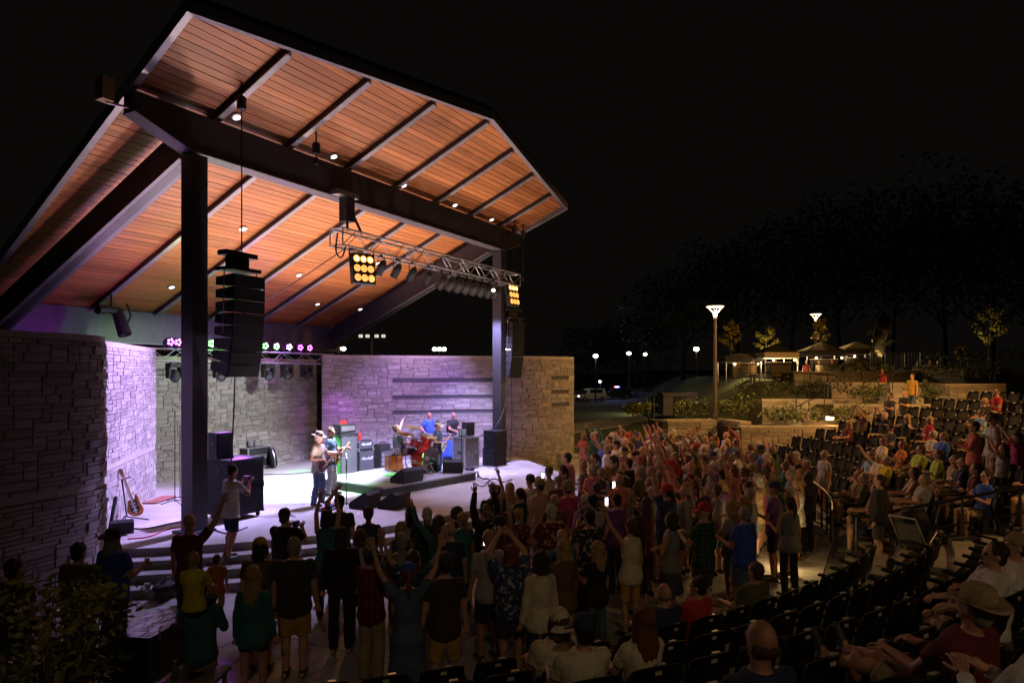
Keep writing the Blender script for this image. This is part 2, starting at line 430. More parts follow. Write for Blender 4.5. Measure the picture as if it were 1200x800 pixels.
while y < 8.3:
    for x0, x1 in zip(edges, edges[1:]):
        poly = in_roof([(x0+.03, y+.007), (x1-.03, y+.007), (x1-.03, y+row-.007), (x0+.03, y+row-.007)], .06)
        if len(poly) >= 3:
            ar = abs(sum(poly[i][0]*poly[(i+1) % len(poly)][1]-poly[(i+1) % len(poly)][0]*poly[i][1] for i in range(len(poly))))/2
            if ar < .01: continue
            cxm = sum(p[0] for p in poly)/len(poly); cym = sum(p[1] for p in poly)/len(poly)
            u_, v_ = proj((cxm, cym, soffit(cxm, cym)))
            vis = u_ > -60
            dd = depth((cxm, cym)); pk.append((ar/dd**2*(1 if vis else .01), poly))
    y += row
pk.sort(key=lambda q: -q[0]); gs = G()
for i, (_, poly) in enumerate(pk):
    dz = random.uniform(-.004, .004)
    f0, f1 = (lambda x, y: soffit(x, y)+dz), (lambda x, y: soffit(x, y)+.03)
    if i < 300: G().prism(poly, f0, f1).obj('plank', m_plank, pav)
    else: gs.prism(poly, f0, f1)
stuff(gs.obj('planking', m_plank_s, pav))
def front_y(x): return -1.95 - (x+1.54)*1.29/8.14 if x < 6.6 else -3.24 + (x-6.6)*1.39/7.9
for x in RX:
    y0, y1 = front_y(x)+.1, 8.2
    G().beam((x, y0, soffit(x, y0)-.075), (x, y1, soffit(x, y1)-.075), .09, .15).obj('rafter', m_steel, pav)
    G().beam((x, y0, soffit(x, y0)-.163), (x, y1, soffit(x, y1)-.163), .14, .022).obj('rafter_flange', m_steel_lt, pav)
n = len(ROOF)
for i in range(n):
    a, b = ROOF[i], ROOF[(i+1) % n]
    G().beam((*a, soffit(*a)-.02), (*b, soffit(*b)-.02), .13, .22).obj('fascia', m_steel_lt, pav)
m_flange = mat('lit bronze flange', (.13, .125, .15), .45, .2, .1)  # lighter copy of the beam steel, underside light put in its colour
# front beam with tapered cantilever ends
g = G(); prof = [(-1.42, 8.86), (-.2, 8.45), (12.75, 8.45), (13.95, 8.84), (13.95, 9.24), (-1.42, 9.24)]
g.v = [(x, -.16, z) for x, z in prof] + [(x, .16, z) for x, z in prof]
g.f = [tuple(range(6)), tuple(reversed(range(6, 12)))] + [(i, 6+i, 6+(i+1) % 6, (i+1) % 6) for i in range(6)]; g.m = [0]*8
bm_ = g.obj('beam', m_steel, pav)
for a, b in (((-1.42, 8.848), (-.2, 8.438)), ((-.2, 8.438), (12.75, 8.438)), ((12.75, 8.438), (13.95, 8.828))):
    G().beam((a[0], 0, a[1]), (b[0], 0, b[1]), .40, .026).obj('beam_flange', m_flange, pav)
for x in (-.02, 12.62):
    g = G()
    for yy in (-.165, .165): g.box((x, yy, 4.5), (.36, .03, 7.8))
    g.box((x, 0, 4.5), (.05, .296, 7.8)); g.box((x, 0, .63), (.6, .6, .05)); g.box((x-.17, 0, 4.5), (.02, .3, 7.79))
    g.obj('post', m_steel, pav)
for x in GX:
    G().beam((x, .25, soffit(0, .25)-.62), (x, 8.2, soffit(0, 8.2)-.62), .2, .72).obj('girder', m_steel, pav)
    G().beam((x, .25, soffit(0, .25)-.994), (x, 8.2, soffit(0, 8.2)-.994), .42, .024).obj('girder_flange', m_flange, pav)
G().box((6.3, 8.38, 5.35), (13.6, .26, 1.0)).obj('rear_beam', mat('rear beam steel', (.15, .145, .17), .45, .2, .1), pav)
G().box((6.3, 8.38, 4.835), (13.8, .44, .026)).obj('rear_beam_flange', m_steel_lt, pav)
# recessed downlights in the planking
def soff_px(u, v, k=SK):
    lo = (u-600)/800; d = (SZ-.03-k*EY-EZ)/(-(v-437)/800+k*(sa-ca*lo)); return PX(u, v, d)
m_lens = glow('lit lens', (1, .95, 1), 2.5)
sl = MX.Rotation(-math.atan(SK), 4, 'X')
for u, v in ((277, 137), (391, 183), (473, 217), (533, 240), (576, 257), (163, 242), (77, 320), (285, 268), (201, 336), (305, 300+40), (372, 356), (422, 362), (443, 308), (350, 322)):
    p = soff_px(u, v)
    M = MX.Translation(p) @ sl
    dl = G().lathe([(.07, .02), (.115, .02), (.12, -.02), (.075, -.025)], 14, M).obj('downlight', m_alu, pav)
    G().lathe([(.0, -.03), (.08, -.03), (.08, .0), (0, .0)], 12, M).obj('lens', m_lens, dl)
# box on the beam's left end
t = thing('junction_box', 'small tan box on the left end of the dark roof beam', 'box', (-1.9, -.05, 9.0))
G().box((-1.9, -.05, 9.10), (.22, .24, .42)).obj('housing', mat('lit tan enclosure', (.5, .36, .2), .6), t)  # tan made brighter for the light falling on the box
G().beam((-1.88, -.05, 8.87), (-1.43, -.05, 8.92), .04, .04).obj('bracket', m_alu, t)
# ------------------------------------------------------------------ seating bowl
R0, DR, DZ = 14.35, .92, .28
def tier_r(k): return R0 + DR*k
NEAR = (216, 264.5); FAR = (271.5, 318)
def ringseg(g, r0, r1, z0, z1, a0, a1, n):
    for i in range(n):
        t0, t1 = R(a0+(a1-a0)*i/n), R(a0+(a1-a0)*(i+1)/n); b = len(g.v)
        for z in (z0, z1):
            for r_, t in ((r0, t0), (r0, t1), (r1, t1), (r1, t0)): g.v.append((CT.x+r_*cos(t), CT.y+r_*sin(t), z))
        g.f += [(b+4, b+7, b+6, b+5), (b, b+4, b+5, b+1), (b+3, b+2, b+6, b+7)]; g.m += [0]*3
        if i == 0: g.f.append((b, b+3, b+7, b+4)); g.m.append(0)
        if i == n-1: g.f.append((b+1, b+5, b+6, b+2)); g.m.append(0)
    return g
m_tier = mat('worn concrete tier', (.22, .205, .185), .85, 0, .2, 1.5, .25, bscale=40)
for k in range(12):
    for a0, a1 in (NEAR, FAR):
        if a0 == NEAR[0] and k > 6: continue
        if a0 == FAR[0]:
            if k > 9: continue
            a1 = a1-max(0, k-2)*1.6+.6
        z = DZ*(k+.5)
        struct(ringseg(G(), tier_r(k)-.5, tier_r(k)+DR-.5, -.05, z, a0, a1, 26).obj('seating_tier', m_tier))
# aisle stairs between the two blocks
for k in range(20):
    r_ = R0-.5+.46*k; struct(ringseg(G(), r_, r_+.47, -.05, DZ/2*(k+1)*.99, NEAR[1]+.03, FAR[0]-.03, 4).obj('aisle_step', m_conc))
m_seat = mat('black moulded seat', (.012, .011, .011), .62, 0, .2, spec=.2)
m_plate = mat('number plate', (.6, .56, .48), .35, .2, .05)
m_frame = mat('seat bracket steel', (.06, .06, .06), .4, .7, .1)
def make_seat():
    root = thing('stadium_seat', 'x', 'seat')
    g = G()                                            # curved back shell, seat faces +Y
    cols = 7; rows = 5; vs = []
    for thick in (0, .022):
        for r_ in range(rows):
            for c in range(cols):
                x = (c/(cols-1)-.5)*.47; f = r_/(rows-1)
                x *= 1 - .10*max(0, f-.6)/.4
                yy = -.19 - .09*f + .035*(x/.23)**2 - thick
                vs.append((x, yy, .45+.44*f - (.03*(abs(x)/.23)**4 if r_ == rows-1 else 0)))
    fs = []; o = rows*cols
    for r_ in range(rows-1):
        for c in range(cols-1):
            a = r_*cols+c; fs += [(a+1, a, a+cols, a+cols+1), (o+a, o+a+1, o+a+cols+1, o+a+cols)]
    edge = [r_*cols for r_ in range(rows)] + [(rows-1)*cols+c for c in range(1, cols)] + [r_*cols+cols-1 for r_ in range(rows-2, -1, -1)] + list(range(cols-2, 0, -1))
    for a, b in zip(edge, edge[1:]+edge[:1]): fs.append((a, b, o+b, o+a))
    g.add(vs, fs); g.obj('backrest', m_seat, root, True, True)
    g = G(); g.box((0, .02, .44), (.44, .40, .045), None, 0, .94); g.obj('seat', m_seat, root, True)
    for sx in (-1, 1):
        g = G(); g.box((sx*.245, -.05, .30), (.03, .07, .60)); g.box((sx*.245, -.02, .015), (.07, .26, .03))
        g.beam((sx*.245, -.06, .58), (sx*.245, .2, .62), .045, .03); g.obj('bracket', m_frame, root, True)
    G().box((0, -.305, .845), (.06, .006, .03)).obj('number_plate', m_plate, root, True)
    G().box((.06, -.258, .874), (.075, .034, .034)).obj('seat_glint', m_plate, root, True)  # pale block standing in for the glint on the seat back
    return root
SEAT0 = None; SEATN = 0; SEAT_POS = []
ORD = ['first', 'second', 'third', 'fourth', 'fifth', 'sixth', 'seventh', 'eighth', 'ninth', 'tenth', 'eleventh', 'twelfth']
seatlist = []
for k in range(12):
    for a0, a1, blk in ((*NEAR, 'near'), (*FAR, 'far')):
        r_ = tier_r(k); step = math.degrees(.545/r_); n = int((a1-a0-1.4)/step)
        for i in range(n):
            a = a0+.9+step*i; p = V((CT.x+r_*cos(R(a)), CT.y+r_*sin(R(a)), DZ*(k+.5)))
            u_, v_ = proj(p+V((0, 0, .8))); d_ = depth(p)
            if d_ < 1.8 or u_ < -60 or u_ > 1240 or v_ > 900: continue
            if blk == 'near' and k > 5: continue
            if blk == 'far' and a > FAR[1]-max(0, k-2)*1.6: continue
            if blk == 'far' and k > 8: continue
            if (p-V((EX, EY, p.z))).length < 1.7: continue
            seatlist.append((d_, k, blk, a, p))

seatlist.sort(key=lambda q: q[0])
proto = make_seat()
ORD += ['thirteenth', 'fourteenth', 'fifteenth', 'sixteenth', 'seventeenth', 'eighteenth', 'nineteenth', 'twentieth', 'twenty first', 'twenty second', 'twenty third', 'twenty fourth', 'twenty fifth', 'twenty sixth', 'twenty seventh', 'twenty eighth', 'twenty ninth', 'thirtieth', 'thirty first', 'thirty second', 'thirty third', 'thirty fourth']
RANK = {}
for blk, sgn in (('near', -1), ('far', 1)):
    for k in range(12):
        for n_, q in enumerate(sorted([q for q in seatlist[:298] if q[2] == blk and q[1] == k], key=lambda q: sgn*q[3])): RANK[(blk, k, round(q[3], 3))] = n_
def place_seat(i, k, blk, a, p):
    lab = ('black seat seen from behind, near block, %s row up, %s from the aisle' if blk == 'near' else 'black seat with pale plate, far block, %s row up, %s from the aisle') % (ORD[k], ORD[min(33, RANK[(blk, k, round(a, 3))])])
    grp = ('near seats, %s row' if blk == 'near' else 'far block seats, %s row') % ORD[k]
    rz = R(a)+pi/2
    o = proto if i == 0 else copy_tree(proto)
    o.location = p; o.rotation_euler = (0, 0, rz); o['label'] = lab; o['group'] = grp
for i, (d_, k, blk, a, p) in enumerate(seatlist[:298]): place_seat(i, k, blk, a, p)
print('seats', len(seatlist))
# rail along the front of the far block
m_rail = mat('black powder coated rail', (.02, .02, .02), .4, .4, .1)
def railing(label, pts, h=1.0, every=1, lean=0, cat='railing', mid=True):
    t = thing('railing', label, cat, pts[0]); pts = [V(p) for p in pts]
    G().tube([p+V((0, 0, h)) for p in pts], .032, 8).obj('top_rail', m_rail, t)
    if mid: G().tube([p+V((0, 0, h*.5)) for p in pts], .02, 6).obj('mid_rail', m_rail, t)
    for p in pts[::every]: G().tube([p, p+V((0, 0, h))], .025, 6).obj('post', m_rail, t)
    return t
def onring(r_, a, z): return V((CT.x+r_*cos(R(a)), CT.y+r_*sin(R(a)), z))
railing('black handrail curving along the front edge of the far seat block', [onring(R0-.75, FAR[0]+.8+3.2*i, 0.0) for i in range(7)], 1.0)
railing('black handrail climbing the aisle steps beside the far seat block', [onring(R0-.3+.9*i, FAR[0]-.6, DZ*(i)) for i in range(6)], .95)
# ------------------------------------------------------------------ stone terraces to the right
m_soil = mat('planting bed soil', (.035, .028, .018), .95, 0, .4, 4, .5)
TERR = []
def terrace(label, pts, drop, thick=.45, bed=None):
    """pts: list of (u, v, depth) along the coping"""
    q = [PX(*p) for p in pts]; z = sum(p.z for p in q)/len(q)
    path = Path([V((p.x, p.y, 0)) for p in q])
    o = stone_wall('terrace_wall', label, path, z-drop-.12, z-.12, .135, thick, wmax=6, hmax=2, limit=110, cap=.12, capw=.05, piece=1.4)
    if bed:
        g = G(); f = [(p.x, p.y) for p in q]; n_ = path.tn(path.L/2)[2]
        f2 = [(p.x-n_.x*bed, p.y-n_.y*bed) for p in reversed(q)]
        stuff(G().prism(f+f2, z-drop, z-.1).obj('planting_bed', m_soil))
    TERR.append((q, z)); return q
terrace('low stone wall at the foot of the tall lamp post', [(782, 491, 30), (846, 489, 30.5), (868, 497, 29)], 1.3, bed=2.2)
terrace('long low stone wall right of the lamp post wall, behind the cheering crowd', [(868, 499, 28), (945, 500, 28), (1013, 498, 28.5)], 1.5, bed=2.5)
terrace('stone wall with pale coping below the left tent', [(893, 468, 33.5), (940, 467, 33), (1002, 467.5, 33)], 1.6, bed=2)
terrace('bent stone wall just above the couple standing on the stairs', [(977, 472, 30.5), (1045, 475, 29.5), (1100, 473, 30)], 1.3, bed=1.8)
terrace('upper stone wall left of the stair behind the yellow shirted man', [(974, 448, 36), (1046, 448, 36)], 1.5, bed=3)
terrace('upper stone wall right of the stair with a bend in the middle', [(1071, 449, 36), (1111, 449.5, 33), (1178, 449, 34)], 1.6, bed=3)
terrace('topmost stone wall near the right edge under the dark plants', [(1080, 433, 43), (1130, 431, 41), (1240, 431, 41)], 1.2, bed=6)
terrace('topmost stone wall to the right of the tents under the barrier', [(930, 436, 42), (1000, 435, 43), (1068, 434, 43)], 1.2, bed=6)
# stairs with handrails between the walls
for u, v, dd, z0, z1, uu in ((1058, 497, 29, 1.5, 3.4, 36), (955, 500, 28.5, 1.3, 2.6, 33)):
    for k in range(9):
        f = k/8; d_ = dd + (uu-dd)*f; z = z0+(z1-z0)*f
        c_ = Wp((u-600)/800*d_, d_+.2); c_.z = z-.5
        struct(G().box(c_, (1.0, 1.7, 1.0), rotz(A)).obj('terrace_step', m_conc))
railing('black stair rail rising to the right in front of the left terrace', [PX(933, 489, 29.5), PX(948, 482, 30.5), PX(966, 474, 31.5)], .95)
railing('black stair rail rising to the right under the yellow shirted man', [PX(1012, 473, 31.5), PX(1030, 465, 33), PX(1046, 457, 34.5)], .95)
railing('thin black fence along the lawn edge below the tents', [PX(870+20*i, 447, 40) for i in range(0, 9)], 1.0)
m_steplight = glow('amber step light', (1, .62, .2), 14)
for u, v, d_, lab in ((1163, 490, 33.0, 'bright rectangular wall light at the right above the seat rows'), (972, 490, 28.8, 'small wall light glowing on the planting bed left of the stairs')):
    p = PX(u, v, d_); t = thing('wall_light', lab, 'wall light', p)
    G().box(p, (.12, .34, .16), rotz(A)).obj('housing', m_alu, t)
    G().box(p-V((ca, sa, 0))*.065 , (.02, .28, .11), rotz(A)).obj('lens', m_steplight, t)
    lamp('POINT', 'wall_light_glow', p-V((ca, sa, 0))*.4, None, 22, AMB, .1)
# path light on the floor at the foot of the aisle
p = GZ(921, 664, .02); t = thing('path_light', 'low light spilling a bright pool on the floor beside the aisle', 'path light', p)
G().lathe([(.05, 0), (.05, .3), (.09, .32), (.09, .36), (0, .4)], 10, MX.Translation(p)).obj('bollard', m_black, t)
G().lathe([(.052, .22), (.054, .22), (.054, .3), (.052, .3)], 10, MX.Translation(p)).obj('lens', m_steplight, t)
lamp('POINT', 'path_light_glow', p+V((-.15, .05, .45)), None, 26, (1, .66, .25), .06)
p2 = Wp(5.6, 13.2, 1.0)
lamp('SPOT', 'aisle_step_glow', onring(R0+4.2, 269.5, 3.6), onring(R0+.3, 268, .3), 160, AMB, .08, 70, .7)
# ------------------------------------------------------------------ lamp posts
m_lampglow = glow('lamp glow', (1, .86, .62), 16)
m_lampwire = glow('glowing lamp cage', (1, .78, .5), 2.2)  # cage wires emit to stand for the bulb's light on them
m_pole = mat('bronze lamp pole', (.17, .15, .13), .45, .4, .1)
def lamp_post(u, vb, vt, d_, label, watts, fancy=True):
    b = PX(u, vb, d_); top = EZ-(vt-437)/800*d_; h = top-b.z
    t = thing('lamp_post', label, 'lamp post', b, 0, 'lamp posts around the amphitheatre')
    G().lathe([(.16, -1.5), (.16, .12), (.1, .2), (.085, h*.5), (.075, h-.62), (.09, h-.6), (.09, h-.5), (0, h-.49)], 12, MX.Translation(b)).obj('pole', m_pole, t)
    g = G()
    for k in range(6):
        a = 2*pi*k/6; g.tube([b+V((.05*cos(a), .05*sin(a), h-.5)), b+V((.09*cos(a), .09*sin(a), h-.3)), b+V((.36*cos(a), .36*sin(a), h-.02))], .013, 5)
    g.lathe([(.355, h-.03), (.385, h-.03), (.385, h), (.355, h)], 18, MX.Translation(b))
    g.obj('lamp_cage', m_lampwire, t)
    G().lathe([(0, h-.46), (.07, h-.46), (.085, h-.36), (.06, h-.26), (0, h-.24)], 12, MX.Translation(b)).obj('bulb', m_lampglow, t)
    hd = G().lathe([(0, h), (.36, h), (.40, h+.02), (.36, h+.05), (0, h+.07)], 18, MX.Translation(b)).obj('lamp_hood', m_pole, t)
    if watts: lamp('SPOT', 'lamp_glow', b+V((0, 0, h-.17)), b, watts, (1, .56, .18), .12, 164, .25)
    return t
lamp_post(838, 490, 359, 30.6, 'tall lamp post with a flared lit head beside the low stone wall', 2600)
lamp_post(956, 440, 368, 49, 'lamp post with a flared lit head behind the tents', 1900)
# ------------------------------------------------------------------ trusses, lights and speakers
m_truss = mat('dull truss aluminium', (.34, .34, .36), .5, .7, .1)
def truss(name, label, p, q, wd=.40, bay=.5, group=None):
    p, q = V(p), V(q); t = thing(name, label, 'truss', p, 0, group)
    x = (q-p).normalized(); y = V((0, 0, 1)).cross(x).normalized(); z = V((0, 0, 1)); h = wd/2
    cs = [(-h, -h), (h, -h), (h, h), (-h, h)]
    P = lambda s_, c: p+x*s_+y*c[0]+z*c[1]
    L = (q-p).length
    for c in cs: G().tube([P(0, c), P(L, c)], .026, 8).obj('chord', m_truss, t)
    n = round(L/bay)
    for i in range(n):
        for k in range(4):
            a, b = cs[k], cs[(k+1) % 4]
            if (i+k) % 2: a, b = b, a
            G().tube([P(L*i/n, a), P(L*(i+1)/n, b)], .011, 5).obj('brace', m_truss, t)
    for s_ in (0, L):
        g = G()
        for k in range(4): g.tube([P(s_, cs[k]), P(s_, cs[(k+1) % 4])], .018, 6)
        g.obj('end_frame', m_alu, t)
    return t
TZ, TY = 7.30, -.55
truss('front_truss', 'silver box truss hanging under the roof beam across the stage front', (3.55, TY, TZ), (12.85, TY, TZ), .42, .48)
truss('rear_truss', 'thin silver truss along the top of the back wall under the coloured lights', (1.0, 5.85, 4.42), (10.0, 5.85, 4.42), .36, .5)
truss('upright_truss', 'dark truss tower standing at the right end of the rear truss', (10.05, 5.85, .62), (10.05, 5.86, 4.3), .3, .5) if False else None
m_cable = mat('black cable', (.012, .012, .013), .6)
def cable(label, pts, r=.012, name='cable', m=None):
    q = chaikin2(pts); return tag(G().tube(q, r, 6).obj(name, m or m_cable, smooth=True), label, 'cable')
def chaikin2(p, n=2):
    p = [V(q) for q in p]
    for _ in range(n):
        q = [p[0]]
        for a, b in zip(p, p[1:]): q += [a*.75+b*.25, a*.25+b*.75]
        p = q+[p[-1]]
    return p
def hoist(label, top, bot, cat='chain hoist'):
    top, bot = V(top), V(bot); t = thing('chain_hoist', label, cat, top)
    M = MX.Translation(top)
    G().tube([top, top-V((0, 0, .35))], .02, 6).obj('sling', m_black, t)
    G().lathe([(.0, -.55), (.09, -.53), (.1, -.3), (.06, -.26), (0, -.25)], 10, M).obj('motor', m_black, t)
    G().tube([top-V((0, 0, .5)), bot], .014, 6).obj('chain', m_black, t)
    G().box(bot, (.1, .06, .16)).obj('hook', m_black, t)
    return t
def soff(x, y, dz=0): return V((x, y, soffit(x, y)+dz))
hoist('chain hoist dropping from the ceiling to the left speaker array', soff(.38, -.95), (.38, -.95, 6.28))
hoist('chain hoist dropping from the ceiling near the middle of the front', soff(2.62, -.8, -.2), (2.62, -.8, 8.9))
hoist('chain hoist holding the right speaker array under the ceiling corner', soff(13.0, -.42), (13.0, -.42, 6.28))
hoist('short chain hoist beside the right speaker array hoist', soff(13.85, -.35), (13.85, -.35, 7.5))
t = thing('truss_motor', 'black motor with two slings holding the left end of the front truss under the beam', 'hoist motor', (4.1, TY, 8.4))
G().box((4.1, -.3, 8.5), (.75, .34, .12)).obj('beam_clamp', m_alu, t)
G().box((4.15, -.35, 8.12), (.28, .28, .62)).obj('motor', m_black, t)
for dx in (-.25, .28): G().tube([(4.1, -.35, 8.42), (4.1+dx, TY-.1, TZ+.2)], .035, 6).obj('sling', m_black, t)
cable('black cable sagging from the left end of the front truss', [(3.6, TY, TZ+.1), (3.5, TY, 6.9), (3.75, TY, 6.75), (3.9, TY, 7.15)], .022)
cable('black cable falling from the front truss down to the rear of the stage', [(4.0, TY+.1, 7.1), (3.9, 1.5, 6.2), (3.7, 4.5, 5.0), (3.4, 5.6, 4.6)], .014)
def line_array(label, x, y, ztop, yaw, n=8, wd=.84):
    t = thing('speaker_array', label, 'speaker array', (x, y, ztop), yaw)
    g = G(); g.box((0, .1, .12), (.78, .5, .07)); g.box((0, .12, .30), (.5, .14, .22)); g.box((0, .1, .44), (.82, .26, .1))
    g.obj('flying_frame', m_black, t, True)
    p = V((0, -.22, 0)); ang = 0
    for k in range(n):
        ang += R(.3 + .36*k); H, D, Wd = .262, .55, wd
        rt = MX.Rotation(ang, 3, 'X')
        hr = H*.62
        prof = [(0, 0), (0, -H), (D, -H/2-hr/2), (D, -H/2+hr/2)]
        vs = []
        for sx in (-1, 1):
            for i, (yy, zz) in enumerate(prof):
                wx = Wd/2*(1 if yy == 0 else .86); q = rt @ V((sx*wx, yy, zz+ (-.004 if zz == 0 else .004 if zz == -H else 0))); vs.append(p+q)
        g = G(); g.add(vs, [(0, 1, 2, 3), (7, 6, 5, 4), (0, 4, 5, 1), (1, 5, 6, 2), (2, 6, 7, 3), (3, 7, 4, 0)])
        c = g.obj('speaker_cabinet', m_black, t, True)
        q0 = [p + rt @ V((sx*Wd*.48, -.012, zz)) for sx in (-1, 1) for zz in (-.012, -H+.012)]
        q1 = [v_ + rt @ V((0, .010, 0)) for v_ in q0]
        g = G(); g.add(q0+q1, [(0, 2, 3, 1), (4, 5, 7, 6), (0, 4, 6, 2), (1, 3, 7, 5), (0, 1, 5, 4), (2, 6, 7, 3)])
        g.obj('grille', m_grille, c, True)
        p = p + rt @ V((0, 0, -H))
    for sx in (-1, 1): G().tube([(sx*wd*.512, .02, .1), (sx*wd*.512, .05, -1.2)], .012, 5).obj('rigging_rail', m_alu, t, True)
    return t
line_array('black curved speaker array hanging in front of the left post', .38, -.95, 5.9, R(4))
line_array('black curved speaker array hanging beside the right post, seen from its side', 13.0, -.42, 5.8, R(-14), 8, .66)
cable('black cable hanging from the left speaker array to the stage', [(.5, -.6, 3.95), (.55, -.5, 3.0), (.5, -.45, 1.8), (.7, -.3, .7)], .016)
cable('black cable looping from the right post to the stage corner', [(12.7, -.25, 3.4), (12.55, -.3, 2.6), (12.0, -.2, 1.9), (11.6, .3, 1.6)], .02)
cable('thin cable hanging under the right speaker array in front of the stone wall', [(13.0, -.3, 3.9), (13.05, -.3, 2.5), (13.03, -.25, .7)], .012)
m_blind = glow('amber blinder lamp', (1, .56, .15), 6)
m_refl = glow('glowing amber reflector', (1, .36, .05), 1.6)  # reflectors emit amber to stand for lamp light on them
def blinder(label, x, y, z, yaw, tilt):
    t = thing('blinder_light', label, 'blinder light', (x, y, z)); rt = (MX.Rotation(yaw, 4, 'Z') @ MX.Rotation(tilt, 4, 'X'))
    t.rotation_euler = rt.to_euler()
    g = G(); g.box((0, .09, 0), (.66, .16, .80)); g.obj('housing', m_black, t, True)
    g = G()
    for sx in (-1, 1): g.beam((sx*.36, .08, 0), (sx*.36, .08, .52), .03, .03)
    g.beam((-.36, .08, .52), (.36, .08, .52), .03, .03); g.obj('yoke', m_black, t, True)
    for i in range(3):
        for j in range(3):
            M = MX.Translation((-.2+.2*i, 0, -.25+.25*j)) @ MX.Rotation(R(90), 4, 'X')
            G().lathe([(0, .002), (.094, .002), (.094, -.02), (0, -.02)], 14, M).obj('reflector', m_refl, t, True)
        G().lathe([(0, .012), (.05, .01), (.078, -.005), (.082, -.02), (0, -.02)], 12, M).obj('lamp', m_blind, t, True)
    return t
blinder('square amber blinder with nine lit lamps under the left end of the front truss', 4.45, TY-.12, 6.62, R(-18), R(-8))
blinder('amber blinder with lit lamps seen edge-on at the right end of the front truss', 12.5, TY-.15, 6.74, R(-4), R(-8))
def par_can(pos, aim, lab, group, lens=None, L=.38, r=.11):
    t = thing('stage_light', lab, 'stage light', pos, 0, group); pos = V(pos)
    d_ = (V(aim)-pos).normalized(); M = MX.Translation(pos-V((0, 0, .34))) @ d_.to_track_quat('Z', 'Y').to_matrix().to_4x4()
    G().lathe([(.0, -L*.5), (r*.55, -L*.5), (r*.9, -L*.25), (r, -.02), (r, L*.5), (r*1.08, L*.5), (r*1.08, L*.55), (r*.95, L*.52), (0, L*.45)], 14, M).obj('can', m_black, t)
    G().lathe([(0, L*.46), (r*.93, L*.46), (r*.93, L*.53), (0, L*.535)], 12, M).obj('lens', lens or m_glass, t)
    g = G()
    side = d_.cross(V((0, 0, 1))).normalized()*(r+.02); c = pos-V((0, 0, .34))
    g.tube([c+side, pos+side*1.0-V((0, 0, .06)), pos-side-V((0, 0, .06)), c-side], .014, 5); g.box(pos-V((0, 0, .01)), (.06, .06, .12)); g.obj('yoke', m_black, t)
    return t
m_glass = mat('dark lens glass', (.03, .03, .04), .08, 0, .1)
m_litw = glow('lit white lens', (.95, .9, 1), 3)
for i, x in enumerate((5.1, 5.75, 6.45, 7.2)):
    par_can((x, TY-.15, TZ-.22), (x+.3, 4, .6), 'black stage lamp hanging alone under the front truss, %s from its left end' % ('first', 'second', 'third', 'fourth')[i], 'lamps under the front truss')
for i in range(8):
    x = 8.3+.48*i; par_can((x, TY+.12, TZ-.22), (x+.5, 4.5, .6), 'black lamp in the tight cluster under the right front truss, %s from its left' % ORD[i], 'clustered lamps under the front truss', L=.42, r=.13)
par_can((10.75, TY-.3, TZ-.22), Wp(0, 8, 2), 'stage lamp with a lit white lens near the right post under the truss', 'lamps under the front truss', m_litw, .3, .07)
# rear truss: coloured washes above, moving heads below
COLS = {'purple': glow('lit purple lens', (.55, .05, 1), 18), 'violet': glow('lit violet lens', (.75, .55, 1), 16), 'green': glow('lit green lens', (.12, 1, .12), 16)}
m_case = {k: mat(k+' lit housing', (.05, .04, .06), .5) for k in COLS}
wash = [(198, 'purple'), (207, 'purple'), (246, 'green'), (258, 'green'), (276, 'green'), (293, 'green'), (309, 'green'), (322, 'green'), (337, 'violet'), (350, 'purple'), (361, 'purple')]
ordn = {}
for u, c in wash:
    lo = (u-600)/800; # depth where y = 5.85
    d_ = (5.85-EY)/(sa-ca*lo); p = Wp(lo*d_, d_); ordn[c] = ordn.get(c, 0)+1
    t = thing('wash_light', '%s lit wash light on top of the rear truss, number %d of its colour from the left' % (c, ordn[c]), 'stage light', (p.x, 5.85, 4.6), 0, 'wash lights on the rear truss')
    t['label'] = '%s lit wash light on the rear truss, %s of its colour from the left' % (c, ORD[ordn[c]-1])
    q = V((p.x, 5.85, 4.82)); aim = (V((p.x-2.0, -6, 3.6))-q).normalized(); M = MX.Translation(q) @ aim.to_track_quat('Z', 'Y').to_matrix().to_4x4()
    G().lathe([(0, -.12), (.1, -.12), (.14, .0), (.14, .1), (.11, .11), (0, .1)], 14, M).obj('head', m_black, t)
    for k in range(5):
        a = k*2*pi/5; G().ell(M @ V((.075*cos(a), .075*sin(a), .108)), (.034, .034, .018), 8, 5, M.to_3x3()).obj('lens', COLS[c], t)
    g = G(); g.box((p.x, 5.85, 4.62), (.22, .2, .05))
    for sx in (-1, 1): g.beam((p.x+sx*.16, 5.85, 4.62), (p.x+sx*.16, 5.85, 4.85), .03, .05)
    g.beam((p.x-.16, 5.85, 4.63), (p.x+.16, 5.85, 4.63), .05, .03); g.obj('yoke', m_black, t)
for c, x0, en in (('green', 4.6, 45), ('purple', 2.2, 45), ('purple', 7.5, 60)):
    lamp('POINT', 'wash_spill', (x0, 5.5, 5.0), None, en, {'green': (.2, 1, .2), 'purple': (.55, .1, 1)}[c], .1)
